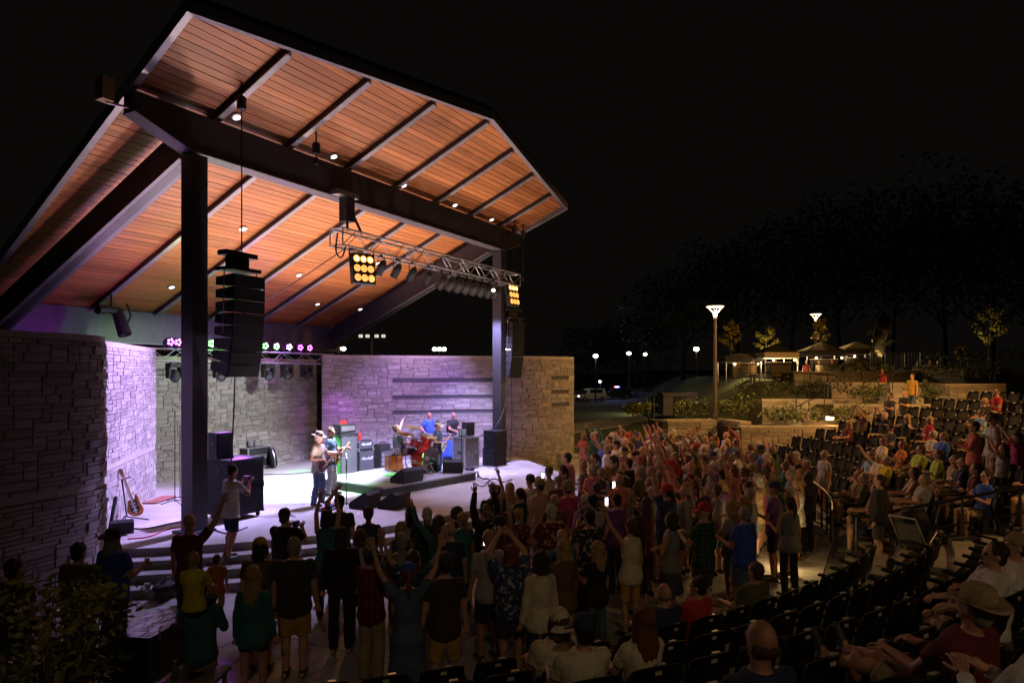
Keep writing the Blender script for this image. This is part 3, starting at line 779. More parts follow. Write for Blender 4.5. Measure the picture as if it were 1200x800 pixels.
for i, u in enumerate((203, 257, 313, 335, 358)):
    lo = (u-600)/800; d_ = (5.85-EY)/(sa-ca*lo); p = Wp(lo*d_, d_)
    t = thing('moving_head', 'black moving head lamp hanging under the rear truss, %s from the left' % ORD[i], 'moving head', (p.x, 5.8, 4.2), 0, 'moving heads under the rear truss')
    g = G(); g.box((p.x, 5.8, 4.13), (.40, .26, .13)); g.box((p.x-.12, 5.8, 4.22), (.06, .05, .1)); g.box((p.x+.12, 5.8, 4.22), (.06, .05, .1)); g.obj('base', m_black, t)
    g = G()
    for sx in (-1, 1): g.box((p.x+sx*.19, 5.8, 3.92), (.07, .16, .34), None, 0, 1.15)
    g.obj('yoke', m_black, t)
    aim = V((-.5, -1, -.9+.2*i)).normalized(); M = MX.Translation((p.x, 5.8, 3.84)) @ aim.to_track_quat('Z', 'Y').to_matrix().to_4x4()
    G().lathe([(0, -.19), (.09, -.18), (.14, -.08), (.15, .1), (.12, .2), (.1, .17), (0, .16)], 14, M).obj('head', m_black, t)
    G().lathe([(0, .165), (.098, .165), (.098, .185), (0, .195)], 12, M).obj('lens', m_glass, t)
# two follow lamps on a bracket at the rear-left of the roof
t = thing('spotlight', 'cluster of black lamps hanging from the rear rafter above the left wing wall', 'spotlight', (2.5, 7.2, 6.3))
g = G(); g.tube([(2.5, 7.2, 6.25), (2.5, 7.2, 5.6)], .03, 6); g.beam((2.2, 7.2, 5.75), (2.85, 7.2, 5.75), .06, .06); g.obj('drop_pole', m_black, t)
M = MX.Translation((2.25, 7.0, 5.72)) @ V((-1, -.2, -.05)).normalized().to_track_quat('Z', 'Y').to_matrix().to_4x4()
G().lathe([(0, -.3), (.1, -.28), (.12, 0), (.14, .3), (.1, .3), (0, .25)], 12, M).obj('lamp_barrel', m_black, t)
M = MX.Translation((2.72, 7.1, 5.4)) @ V((.1, -.4, -1)).normalized().to_track_quat('Z', 'Y').to_matrix().to_4x4()
G().lathe([(0, -.42), (.14, -.4), (.17, 0), (.19, .42), (.13, .42), (0, .36)], 12, M).obj('lamp_barrel', m_black, t)
G().tube([(2.9, 7.1, 5.95), (3.0, 7.05, 5.6), (2.85, 7.1, 5.2)], .03, 6).obj('yoke', m_black, t)

# ------------------------------------------------------------------ backline on the stage
SF = .6
def gz(u, v, z=SF): return GZ(u, v, z)
m_tolex = mat('black tolex', (.015, .015, .017), .7, 0, .2, 40, spec=.25)
m_cloth_gr = mat('dark grille cloth', (.05, .05, .06), .8, 0, .25, 60)
m_blue = mat('blue cloth', (.03, .09, .42), .8, 0, .2)
m_white = mat('white plastic', (.75, .75, .78), .4, 0, .05)
m_red = mat('red lacquer', (.55, .025, .02), .25, 0, .2)
m_amberw = mat('amber burst lacquer', (.5, .08, .02), .25, 0, .5, 4, col2=(.62, .26, .05))
def at(t, name, g, m, parent=None): return g.obj(name, m, parent or t, True)
def cabinet(name, label, cat, pos, rz, w_, d_, h, grille=True, m=None, wheels=False, logo=None, handle=True):
    t = thing(name, label, cat, pos, rz)
    at(t, 'box', G().box((0, 0, h/2), (w_, d_, h)), m or m_tolex)
    if grille: at(t, 'grille', G().box((0, -d_/2-.004, h/2), (w_*.9, .02, h*.86)), m_grille if m is None else m_cloth_gr)
    for sx in (-1, 1):
        for z in (.025, h-.025): at(t, 'corner_guard', G().box((sx*(w_/2-.02), -d_/2+.012, z), (.055, .055, .055)), m_alu if logo else m_black)
    if handle: at(t, 'handle', G().box((-w_/2-.006, 0, h*.6), (.014, .18, .07)), m_black)
    if wheels:
        for sx in (-1, 1):
            for sy in (-1, 1):
                M = MX.Translation((sx*(w_/2-.08), sy*(d_/2-.1), -.055)) @ MX.Rotation(R(90), 4, 'Y')
                at(t, 'wheel', G().lathe([(0, -.02), (.055, -.02), (.055, .02), (0, .02)], 10, M), m_black)
    return t
def logo(t, txt, y, z, size):
    c = bpy.data.curves.new('logo', 'FONT'); c.body = txt; c.size = size; c.shear = .35; c.align_x = 'CENTER'; c.extrude = .003; c.materials.append(m_white)
    tmp = bpy.data.objects.new('logo', c); COL.objects.link(tmp); dg = bpy.context.evaluated_depsgraph_get(); me = bpy.data.meshes.new_from_object(tmp.evaluated_get(dg), depsgraph=dg); bpy.data.objects.remove(tmp)
    o = bpy.data.objects.new('logo', me); COL.objects.link(o); o.parent = t; KIDS.setdefault(t, []).append(o); o.location = (0, y, z); o.rotation_euler = (R(90), 0, 0)
b = gz(276, 606); bx, by = b.x, b.y
for k, lab in ((0, 'lower black subwoofer of the stack beside the left post'), (1, 'upper black subwoofer of the stack, green lit on top')):
    cabinet('subwoofer', lab, 'subwoofer', (bx, by, SF+.12+.63*k), 0, .92, .78, .62, wheels=(k == 0))
cabinet('speaker', 'small black speaker standing on the subwoofer stack', 'speaker', (bx-.28, by+.15, SF+.12+1.26), R(-8), .40, .36, .58)
def road_case(label, pos, rz, w_, d_, h, body, name='road_case', lid=.6):
    t = thing(name, label, 'road case', pos, rz)
    at(t, 'box', G().box((0, 0, h/2), (w_-.02, d_-.02, h-.02)), body)
    for sx in (-1, 1):
        for sy in (-1, 1): at(t, 'edge_rail', G().box((sx*w_/2, sy*d_/2, h/2), (.04, .04, h)), m_alu)
        for z in (.0, h*lid, h):
            at(t, 'edge_rail', G().box((sx*w_/2, 0, z), (.036, d_-.045, .036)), m_alu)
            at(t, 'edge_rail', G().box((0, sx*d_/2, z), (w_-.045, .036, .036)), m_alu)
    for x in (-.25, .25): at(t, 'latch', G().box((x*w_, -d_/2-.012, h*.5), (.11, .02, .11)), m_alu)
    at(t, 'handle', G().box((-w_/2-.01, 0, h*.5), (.02, .18, .08)), m_black)
    return t
b = gz(297, 549); road_case('black road case with silver edges against the back wall', (b.x, b.y, SF+.08), 0, .95, .62, .68, m_black)
t = thing('metal_tin', 'two small silver tins on top of the black road case', 'tin', (b.x, b.y, SF+.8))
for dx in (-.12, .1): at(t, 'tin', G().lathe([(0, 0), (.09, 0), (.09, .2), (0, .2)], 12, MX.Translation((dx, 0, 0))), m_alu)
b = gz(319, 548)
t = thing('drum_bag', 'round black drum bag leaning behind the road case', 'drum bag', (b.x, b.y, SF)); M = MX.Translation((0, 0, .36)) @ MX.Rotation(R(62), 4, 'Z') @ MX.Rotation(R(82), 4, 'X')
at(t, 'bag', G().lathe([(0, -.10), (.32, -.09), (.36, -.05), (.36, .05), (.32, .09), (0, .10)], 20, M), m_tolex); at(t, 'zip', G().lathe([(.361, -.01), (.366, -.01), (.366, .01), (.361, .01)], 20, M), m_alu)
ga = gz(403, 563)
lamp('SPOT', 'green_fill', (3.6, 5.3, 4.1), (ga.x-.3, ga.y, 1.35), 30000, (.1, 1, .12), .1, 13, .4)  # green spots added without fixtures, to tint amplifier and floor
gf = gz(350, 552); lamp('SPOT', 'green_fill', (7.9, 5.4, 4.1), (gf.x, gf.y, .6), 1500, (.12, 1, .15), .1, 13, .4)
gf = gz(425, 577); lamp('SPOT', 'green_fill', (3.6, 5.4, 4.1), (gf.x, gf.y, .6), 3000, (.12, 1, .15), .1, 10, .4)
# bass stack, combo and the third cabinet
b = gz(403, 563); t = cabinet('bass_amplifier', 'tall bass speaker cabinet, green lit on its side, with an amplifier head on top', 'amplifier', (b.x, b.y, SF+.03), R(-6), .68, .46, 1.42, m=m_tolex)
at(t, 'amplifier_head', G().box((.02, 0, 1.58), (.60, .34, .26)), m_black); at(t, 'head_panel', G().box((.02, -.176, 1.58), (.52, .012, .14)), m_alu)
for dz in range(4):
    for sx in (-1, 1): at(t, 'speaker_cone', G().lathe([(0, 0), (.12, .0), (.14, .012), (.14, .02), (0, .02)], 12, MX.Translation((sx*.16, -.222, .22+.33*dz)) @ MX.Rotation(R(90), 4, 'X')), m_cloth_gr)
tag(G().box((b.x-.02, b.y, SF+1.80), (.18, .12, .1), rotz(.3)).obj('red_cup', m_red), 'small red object on top of the tall bass amplifier', 'cup')
b = gz(425, 553); t = cabinet('guitar_amplifier', 'black guitar cabinet with white script between the tall amplifier and the chrome amplifier', 'amplifier', (b.x, b.y, SF+.03), R(-8), .66, .38, .74, m=m_tolex, logo=1); logo(t, 'Marshall', -.21, .40, .14)
t2 = cabinet('amplifier_head', 'black amplifier head with white script on the guitar cabinet', 'amplifier', (b.x, b.y, SF+.78), R(-8), .66, .30, .29, m=m_tolex, logo=1); logo(t2, 'Marshall', -.175, .13, .12)
tag(G().lathe([(0, 0), (.045, 0), (.05, .2), (.02, .26), (.02, .3), (0, .3)], 10, MX.Translation((b.x-.15, b.y, SF+1.075))).obj('red_bottle', m_red), 'red bottle standing on the amplifier head', 'bottle')
b = gz(448, 548); t = cabinet('guitar_amplifier', 'low amplifier with a bright square grille left of the drummer', 'amplifier', (b.x, b.y, SF+.03), R(-5), .6, .42, .62, m=m_tolex)
for i in range(4):
    for j in range(3): at(t, 'grille_square', G().box((-.19+.127*i, -.232, .15+.15*j), (.10, .012, .12)), m_alu)
at(t, 'amplifier_head', G().box((0, 0, .72), (.5, .3, .18)), m_black); at(t, 'strap_handle', G().tube([(-.16, 0, .81), (-.12, 0, .87), (.12, 0, .87), (.16, 0, .81)], .014, 6), m_black)
# drum riser
rise = struct(G().prism([(5.0, -.85), (8.75, -1.45), (9.2, 1.5), (5.4, 2.0)], SF+.205, SF+.25).obj('riser_deck', mat('grey riser carpet', (.22, .21, .24), .9, 0, .15, 30)))
sk = G().prism([(5.03, -.82), (8.72, -1.42), (9.17, 1.47), (5.43, 1.97)], SF+.004, SF+.203).obj('riser_base', m_black); struct(sk)
def drum(t, name, c, axis, r, L, m, head=None, lugs=6):
    M = MX.Translation(c) @ V(axis).normalized().to_track_quat('Z', 'Y').to_matrix().to_4x4()
    s_ = at(t, name, G().lathe([(0, -L/2), (r, -L/2), (r, L/2), (0, L/2)], 22, M), m)
    for z in (-L/2, L/2): at(t, 'hoop', G().lathe([(r-.01, z-.02), (r+.018, z-.02), (r+.018, z+.02), (r-.01, z+.02)], 22, M), m_chrome, s_)
    at(t, 'head', G().lathe([(0, L/2+.008), (r-.012, L/2+.008), (r-.012, L/2+.016), (0, L/2+.018)], 20, M), head or m_white, s_)
    g = G()
    for k in range(lugs): a = 2*pi*k/lugs; g.tube([M @ V(((r+.014)*cos(a), (r+.014)*sin(a), -L/2)), M @ V(((r+.014)*cos(a), (r+.014)*sin(a), L/2))], .008, 5)
    stuff(at(t, 'tension_rod', g, m_chrome, s_)); return M
K0 = gz(494, 553, SF+.25)
t = thing('drum_kit', 'red and amber drum kit with cymbals on the grey riser', 'drum kit', (K0.x, K0.y, SF+.25), 0)
m_bh = mat('black drum head', (.015, .015, .017), .4)
M = drum(t, 'bass_drum', (.06, -.1, .36), (-.15, -1, 0.0), .34, .42, m_red, m_bh, 8)
g = G()                                              # green round emblem on the bass drum head
for k in range(3): g.tube([M @ V((.10*cos(R(40+90*k+a)), .06*sin(R(40+90*k+a)) + (.08 if k == 1 else -.03), .222)) for a in range(0, 80, 16)], .012, 5)
at(t, 'emblem', g, mat('green emblem paint', (.03, .32, .16), .5))
drum(t, 'rack_tom', (-.22, .02, .82), (.2, -.35, 1), .15, .24, m_red)
drum(t, 'rack_tom', (.17, .0, .84), (.2, -.35, 1), .16, .26, m_red)
FT = gz(466, 556, SF+.25)-K0
drum(t, 'floor_tom', (FT.x, FT.y, .36), (0, 0, 1), .22, .42, m_amberw)
drum(t, 'snare_drum', (-.42, .32, .62), (0, 0, 1), .18, .15, m_chrome)
m_brass = mat('bronze cymbal', (.62, .42, .14), .25, .9, .15)
for c, h, r in (((-.62, .05), 1.10, .24), ((.25, .5), 1.2, .22), ((-.2, -.4), 1.02, .22)):
    at(t, 'cymbal', G().lathe([(0, .02), (.04, .025), (r, 0), (r, -.004), (0, .012)], 20, MX.Translation((*c, h)) @ MX.Rotation(R(12), 4, 'X')), m_brass)
    g = G(); g.tube([(*c, h), (*c, .3)], .012, 6)
    for k in range(3): a = 2*pi*k/3; g.tube([(*c, .32), (c[0]+.25*cos(a), c[1]+.25*sin(a), .01)], .011, 5)
    at(t, 'cymbal_stand', g, m_chrome)
b = PX(469, 540, 21.0); b.z = SF+.25
t.scale = (1.16, 1.16, 1.12)
t = thing('drum_throne', 'padded drum stool under the drummer', 'stool', b); at(t, 'seat', G().lathe([(0, .5), (.17, .5), (.18, .58), (0, .6)], 14), m_white); at(t, 'stem', G().lathe([(.02, .0), (.02, .5)], 8), m_chrome)
g = G()
for k in range(3): a = 2*pi*k/3; g.tube([(0, 0, .25), (.26*cos(a), .26*sin(a), .01)], .014, 6)
at(t, 'tripod', g, m_chrome); THRONE = b
def wedge(label, pos, rz, w_=.72):
    t = thing('monitor_wedge', label, 'stage monitor', pos, rz)
    g = G(); pr = [(-.26, 0), (.24, 0), (.27, .34), (.16, .40), (-.28, .12)]
    g.v = [(-w_/2, y, z) for y, z in pr]+[(w_/2, y, z) for y, z in pr]; g.f = [tuple(range(5)), tuple(reversed(range(5, 10)))]+[(i, 5+i, 5+(i+1) % 5, (i+1) % 5) for i in range(5)]; g.m = [0]*7
    at(t, 'box', g, m_tolex)
    a, b_ = V((0, .16, .40)), V((0, -.28, .12)); c = (a+b_)/2; rt = MX.Rotation(atan2(.28, .44), 3, 'X')
    at(t, 'grille', G().box(c+V((0, -.006, .012)), (w_*.92, .48, .016), rt), m_grille); at(t, 'handle', G().box((-w_/2-.006, .06, .2), (.014, .16, .06)), m_black)
    return t
def wpx(u, v, rz, lab, z=SF, w_=.72): b = gz(u, v, z); return wedge(lab, (b.x, b.y, z), rz, w_)
wpx(477, 564, R(175), 'dark monitor wedge in front of the drum kit', SF+.25, .8)
wpx(531, 553, R(120), 'dark monitor wedge in front of the guitarist with the white guitar', SF+.25, .6)
wpx(462, 594, R(186), 'long dark monitor wedge at the stage lip below the riser', SF, .66)
wpx(428, 594, R(190), 'low dark monitor wedge beside the front microphone stand', SF, .6)
wd_ = wpx(143, 624, R(150), 'dark monitor wedge on the floor at the left end of the stage', SF, .58); wd_.scale = (.72, .72, .72)
def stand_mic(label, b, h, boom=None, mic=True, name='microphone_stand'):
    b = V(b); t = thing(name, label, 'microphone stand', b)
    G().tube([b+V((0, 0, .04)), b+V((0, 0, h))], .013, 6).obj('pole', m_black, t)
    g = G()
    for k in range(3): a = 2*pi*k/3+.4; g.tube([b+V((0, 0, .1)), b+V((.32*cos(a), .32*sin(a), .012))], .012, 5)
    g.obj('tripod', m_black, t)
    e = b+V((0, 0, h))
    if boom: G().tube([e-V(boom)*.35, e+V(boom)], .010, 6).obj('boom', m_black, t); e = e+V(boom)
    if mic:
        dd = V(boom).normalized() if boom else V((.5, .5, .3)).normalized()
        M = MX.Translation(e) @ dd.to_track_quat('Z', 'Y').to_matrix().to_4x4()
        G().lathe([(.012, -.12), (.018, 0), (.03, .01), (.033, .04), (.02, .065), (0, .07)], 10, M).obj('microphone', m_alu, t)
    return t
stand_mic('straight microphone stand in front of the guitarist in the hat', gz(406, 594), 1.28)
stand_mic('boom microphone stand in front of the right guitarist', gz(541, 558), 1.45, (-.55, .25, .28))
stand_mic('tall thin light stand by the left wing wall, first of two', gz(205, 590), 2.35, None, False, 'light_stand')
stand_mic('tall thin light stand nearer the left post, second of two', gz(211, 586), 1.95, None, False, 'light_stand')
# mixing desk table, case and boxes at stage right
b = gz(546, 548); rc = road_case('tall grey road case with silver edges at the right of the stage', (b.x, b.y, SF+.06), R(-16), .62, .62, 1.02, mat('grey case laminate', (.11, .12, .12), .5), lid=.985)
b2 = gz(531, 541); t = thing('mixing_table', 'folding table with a mixing desk draped with blue cloth', 'table', (b2.x, b2.y+.5, SF), R(-16))
at(t, 'table_top', G().box((0, 0, .9), (1.9, .7, .04)), m_alu)
for sx in (-1, 1):
    for sy in (-1, 1): at(t, 'leg', G().box((sx*.9, sy*.3, .44), (.04, .04, .88)), m_alu)
g = G()
for i in range(9):
    for j in range(7):
        x = -.55+1.0*i/8; z = .87-.72*j/6; g.v.append((x+.04*sin(j), -.37-.05*sin(i*2.1+j*.7)-.02*j*.5, z-.04*sin(i*1.3)*(j/6)))
for i in range(8):
    for j in range(6): a = i*7+j; g.f.append((a, a+1, a+8, a+7)); g.m.append(0)
drape = link('blue_drape', g.mesh('blue_drape', m_blue, True), t, True); md = drape.modifiers.new('thick', 'SOLIDIFY'); md.thickness = .012
t3 = thing('mixing_desk', 'grey mixing desk on the draped table in front of the man in black', 'mixing desk', (b2.x, b2.y+.5, SF+.92), R(-16))
at(t3, 'console', G().box((-.15, 0, .06), (1.1, .5, .1), MX.Rotation(R(8), 3, 'X')), m_cloth_gr)
for k in range(8): at(t3, 'fader', G().box((-.6+.12*k, -.1, .12), (.02, .05, .03)), m_white)
cp = V((b.x, b.y, SF+1.1))
m_screen = glow('dim screen', (.5, .6, .8), .25, (.1, .1, .12))
for dx, lab, s_ in ((-.14, 'small open laptop on top of the grey road case', (.34, .02, .26)), (.22, 'black speaker box on top of the grey road case', (.34, .3, .46))):
    t = thing('laptop' if dx < 0 else 'speaker', lab, 'laptop' if dx < 0 else 'speaker', cp+V((dx, .05, 0)), R(-16))
    at(t, 'screen' if dx < 0 else 'box', G().box((0, 0, s_[2]/2+.02), s_), m_black)
    if dx < 0: at(t, 'display', G().box((0, -.013, s_[2]/2+.02), (.3, .008, .2)), m_screen); at(t, 'keyboard', G().box((0, -.13, .012), (.34, .24, .02)), m_black)
    else: at(t, 'grille', G().box((0, -.156, .25), (.3, .016, .4)), m_grille)
b = gz(580, 545)
for k, lab in ((0, 'lower black equipment box at the right edge of the stage'), (1, 'upper black equipment box at the right edge of the stage')):
    cabinet('equipment_box', lab, 'speaker', (b.x+.05*k, b.y+.02, SF+.03+.62*k), R(-14+6*k), .62, .58, .6)
stand_mic('silver table frame leg beside the grey road case', gz(567, 548), 1.02, None, False, 'light_stand')
tag(G().ell(gz(551, 552)+V((0, 0, .08)), (.2, .14, .1), 10, 6).obj('gear_bag', m_tolex, smooth=True), 'small black bag on the floor beside the grey road case', 'bag')
# guitars
def guitar(name, label, M, body, guard=None, group=None, parent=None):
    """local: neck along +Y from the body, face to -Z"""
    t = thing(name, label, 'guitar', M.to_translation()); t.rotation_euler = M.to_euler()
    out = []
    for k in range(28):
        a = 2*pi*k/28; r_ = .165 + .035*cos(2*a+.2) + .02*cos(3*a+.6); x, y = r_*sin(a)*.98, r_*cos(a)*1.08
        if y > .1: y *= .88 if x > 0 else 1.12
        if abs(x) < .06 and y > .08: y = .13
        out.append((x, y))
    at(t, 'body', G().prism(out, -.022, .022), body)
    at(t, 'pick_guard', G().prism([(x*.6, y*.6-.01) for x, y in out], -.027, -.0225), guard or m_black)
    at(t, 'neck', G().box((0, .37, -.012), (.05, .50, .026)), m_maple); at(t, 'headstock', G().prism([(-.03, .61), (.03, .61), (.045, .70), (.02, .79), (-.035, .76)], -.02, -.002), m_maple)
    at(t, 'bridge', G().box((0, -.08, -.032), (.09, .03, .014)), m_chrome)
    for z in (.0, .06): at(t, 'pickup', G().box((0, z, -.031), (.085, .03, .014)), m_white)
    stuff(at(t, 'string', G().box((0, .24, -.034), (.03, .74, .002)), m_chrome))
    return t
m_maple = mat('maple neck', (.38, .18, .07), .4, 0, .15)
m_burst = mat('sunburst lacquer', (.20, .06, .015), .25, 0, .6, 3, col2=(.55, .24, .05))
b = gz(153, 611)
yy = V((-.17, .31, .93)).normalized(); zz = V((.8, .6, 0)); zz = (zz-yy*zz.dot(yy)).normalized(); xx = yy.cross(zz)
M = MX(((xx.x, yy.x, zz.x, b.x+.06), (xx.y, yy.y, zz.y, b.y-.06), (xx.z, yy.z, zz.z, b.z+.34), (0, 0, 0, 1)))
guitar('electric_guitar', 'sunburst electric guitar leaning on a stand at the left of the stage', M, m_burst).scale = (1.15, 1.15, 1.12)
t = thing('guitar_stand', 'black guitar stand behind the sunburst guitar', 'guitar stand', b); g = G()
g.tube([b+V((-.02, .10, .1)), b+V((-.10, .16, .95))], .018, 6); g.tube([b+V((-.16, .08, .95)), b+V((.1, .12, .98))], .014, 6); g.obj('mast', m_black, t)
g = G()
for dx, dy in ((-.35, -.15), (.3, -.2), (.1, .35)): g.tube([b+V((-.06, .12, .12)), b+V((dx, dy, .012))], .014, 6)
g.obj('tripod', m_black, t)
b = gz(122, 628); t = thing('keyboard_stand', 'folded black stand leaning at the corner of the left wing wall', 'stand', b)
for k, (dx, dx2) in enumerate(((-.2, .12), (.1, .3))): G().beam(b+V((dx, .0, .02)), b+V((dx2, .1, .75)), .06, .04).obj('leg', m_black, t)
G().lathe([(0, -.03), (.09, -.03), (.09, .03), (0, .03)], 12, MX.Translation(b+V((-.15, 0, .5))) @ MX.Rotation(R(90), 4, 'Y')).obj('roller', m_black, t)
t = thing('floor_board', 'reddish flat board lying on the stage by the light stands', 'board', gz(187, 586)); t.location.z = SF
at(t, 'panel', G().box((0, 0, .02), (1.0, .35, .03), rotz(.5)), mat('red brown board', (.3, .10, .08), .6)); at(t, 'edge', G().box((0, 0, .008), (1.03, .38, .012), rotz(.5)), m_black)
# loose cables on the floor
rn = random.Random(3)
for lab, pts in (('black cable curling across the left of the stage', [(100+15, 612), (125, 600), (140, 615), (165, 622), (205, 612), (240, 608)]),
                 ('black cable along the back of the stage floor', [(300, 556), (340, 556), (372, 552), (385, 549)]),
                 ('black cable running from the amplifiers to the riser', [(420, 560), (436, 560), (450, 556), (463, 560)]),
                 ('black cable snaking on the stage right of the riser', [(556, 566), (566, 572), (572, 564), (580, 560), (588, 566), (600, 562)]),
                 ('black cable curling at the foot of the grey road case', [(560, 556), (566, 562), (574, 560), (571, 570), (580, 574)]),
                 ('red cable on the floor by the left wedge', [(150, 632), (175, 630), (195, 620), (215, 618)]),
                 ('black cable below the photographer hanging over the steps', [(246, 618), (262, 626), (275, 624), (290, 618)])):
    cable(lab, [gz(u, v)+V((0, 0, .012)) for u, v in pts], .016, m=mat('red cable', (.3, .03, .03), .6) if lab[0] == 'r' else None)
# ------------------------------------------------------------------ things at the lower left
b = GZ(196, 783, 0); t = thing('equipment_chest', 'black chest with a glossy top catching purple light at the lower left', 'chest', (b.x, b.y, 0), R(20))
at(t, 'box', G().box((0, .2, .27), (1.0, .62, .5)), m_tolex); at(t, 'lid', G().box((0, .2, .56), (1.04, .66, .08), None, 0, .96), mat('wrinkled glossy cover', (.02, .02, .025), .16, 0, .2, 6, .9, bscale=8))
for sx in (-1, 1): at(t, 'handle', G().box((sx*.52, .2, .36), (.03, .2, .06)), m_alu)
lamp('SPOT', 'chest_purple_fill', (6.5, 5.4, 4.2), (b.x, b.y, .6), 6000, (.6, .15, 1), .08, 8, .5)  # added narrow spot that puts purple on the chest top
b = GZ(205, 800, .74); t = thing('side_table', 'small tan table with a bottle at the bottom edge by the trunk', 'table', (b.x, b.y, 0), R(25))
at(t, 'table_top', G().box((0, -.1, .72), (.9, .55, .04)), mat('tan table', (.3, .22, .14), .6))
for sx in (-1, 1):
    for sy in (-1, 1): at(t, 'leg', G().box((sx*.4, -.1+sy*.22, .35), (.04, .04, .7)), m_alu)
t = thing('water_bottle', 'clear plastic water bottle standing on the small tan table', 'bottle', (b.x, b.y, .745)); m_pet = mat('clear plastic', (.5, .5, .52), .08, 0, .05)
at(t, 'bottle', G().lathe([(0, 0), (.032, 0), (.034, .02), (.031, .09), (.034, .15), (.012, .19), (.012, .21)], 12), m_pet); at(t, 'cap', G().lathe([(0, .208), (.015, .208), (.015, .23), (0, .23)], 10), m_white)
t = thing('gloves', 'yellow and black gloves lying on the small tan table', 'gloves', (b.x+.2, b.y-.05, .745)); at(t, 'glove', G().ell((0, 0, .02), (.09, .05, .02), 10, 5), m_black); at(t, 'cuff', G().ell((.05, .02, .022), (.05, .04, .022), 8, 5), mat('yellow fabric', (.55, .42, .02), .8))

# pedals, bottles, bag and cup seen on the floor
def pedals(lab, p, rz):
    t = thing('pedal_board', lab, 'pedal board', p, rz); at(t, 'tray', G().box((0, 0, .03), (.6, .3, .04), MX.Rotation(.12, 3, 'X')), m_black)
    for k in range(4): at(t, 'pedal', G().box((-.22+.147*k, .0, .075), (.09, .13, .05), MX.Rotation(.12, 3, 'X'), 0, .9), (m_red, m_alu, m_blue, m_amberw)[k])
q = gz(385, 597); pedals('pedal board on the floor in front of the guitarist in the hat', (q.x, q.y, SF), .3)
q = gz(519, 566); pedals('pedal board on the floor in front of the white guitar player', (q.x, q.y, SF), .2)
for u, v, z, lab in ((413, 566, SF, 'water bottle beside the tall bass amplifier'), (470, 566, SF+.25, 'water bottle on the riser beside the wedge'), (560, 560, SF, 'water bottle at the foot of the road case')):
    q = gz(u, v, z); t = thing('water_bottle', lab, 'bottle', q); at(t, 'bottle', G().lathe([(0, 0), (.034, 0), (.036, .02), (.034, .15), (.013, .2), (.013, .22)], 10), m_pet); at(t, 'cap', G().lathe([(0, .221), (.015, .221), (.015, .24), (0, .24)], 8), m_white)
q = GZ(172, 692, .15); t = thing('cup', 'pale cup standing on the lowest stage step at the left', 'cup', (q.x, q.y, .152)); at(t, 'cup', G().lathe([(0, 0), (.035, 0), (.046, .13), (.04, .13), (.032, .01), (0, .01)], 12), m_white)
q = GZ(196, 690, .15); t = thing('gear_bag', 'flat dark bag lying on the lowest stage step at the left', 'bag', (q.x, q.y, .152), .4); at(t, 'bag', G().ell((0, 0, .08), (.34, .18, .09), 14, 8), m_tolex); at(t, 'strap', G().tube([(-.2, 0, .15), (-.1, -.05, .22), (.12, -.04, .21), (.2, 0, .14)], .016, 6), m_black)
m_tape = mat('white floor tape', (.6, .6, .58), .7)
for k, (u, v) in enumerate(((352, 590), (420, 601), (330, 575), (560, 575), (600, 556), (300, 600))):
    q = gz(u, v); tag(G().box((q.x, q.y, SF+.004), (.35, .05, .003), rotz(.5*k)).obj('floor_tape', m_tape), 'strip of pale tape on the stage floor, %s from the left' % ORD[[2, 3, 1, 4, 5, 0][k]], 'tape')
# ------------------------------------------------------------------ people
TS = bpy.data.scenes.new('workbench'); TMP = TS.collection; TVL = TS.view_layers[0]
def remesh(g, vox, smooth=2):
    me = g.mesh('tmp', []); o = bpy.data.objects.new('tmp', me); TMP.objects.link(o)
    m = o.modifiers.new('r', 'REMESH'); m.mode = 'VOXEL'; m.voxel_size = vox
    if smooth: s_ = o.modifiers.new('s', 'SMOOTH'); s_.factor = .5; s_.iterations = smooth
    TVL.update(); dg = TVL.depsgraph; ev = o.evaluated_get(dg)
    r = bpy.data.meshes.new_from_object(ev, depsgraph=dg)
    bpy.data.objects.remove(o); bpy.data.meshes.remove(me)
    r.polygons.foreach_set('use_smooth', [True]*len(r.polygons)); return r
def limb(g, a, b, ra, rb, n=10):
    a, b = V(a), V(b); g.tube([a, a*.5+b*.5, b], [ra, (ra+rb)/2*1.03, rb], n); g.ell(a, (ra,)*3, n, 6); g.ell(b, (rb,)*3, n, 6)
from mathutils import noise
def crumple(me, amp, sc, st=(1, 1, 1)):
    n = len(me.vertices)*3; co = [0.]*n; no = [0.]*n; me.vertices.foreach_get('co', co); me.vertices.foreach_get('normal', no); nn = noise.noise
    for i in range(0, n, 3):
        k = amp*nn((co[i]*sc*st[0], co[i+1]*sc*st[1], co[i+2]*sc*st[2])); co[i] += no[i]*k; co[i+1] += no[i+1]*k; co[i+2] += no[i+2]*k
    me.vertices.foreach_set('co', co); me.update(); return me
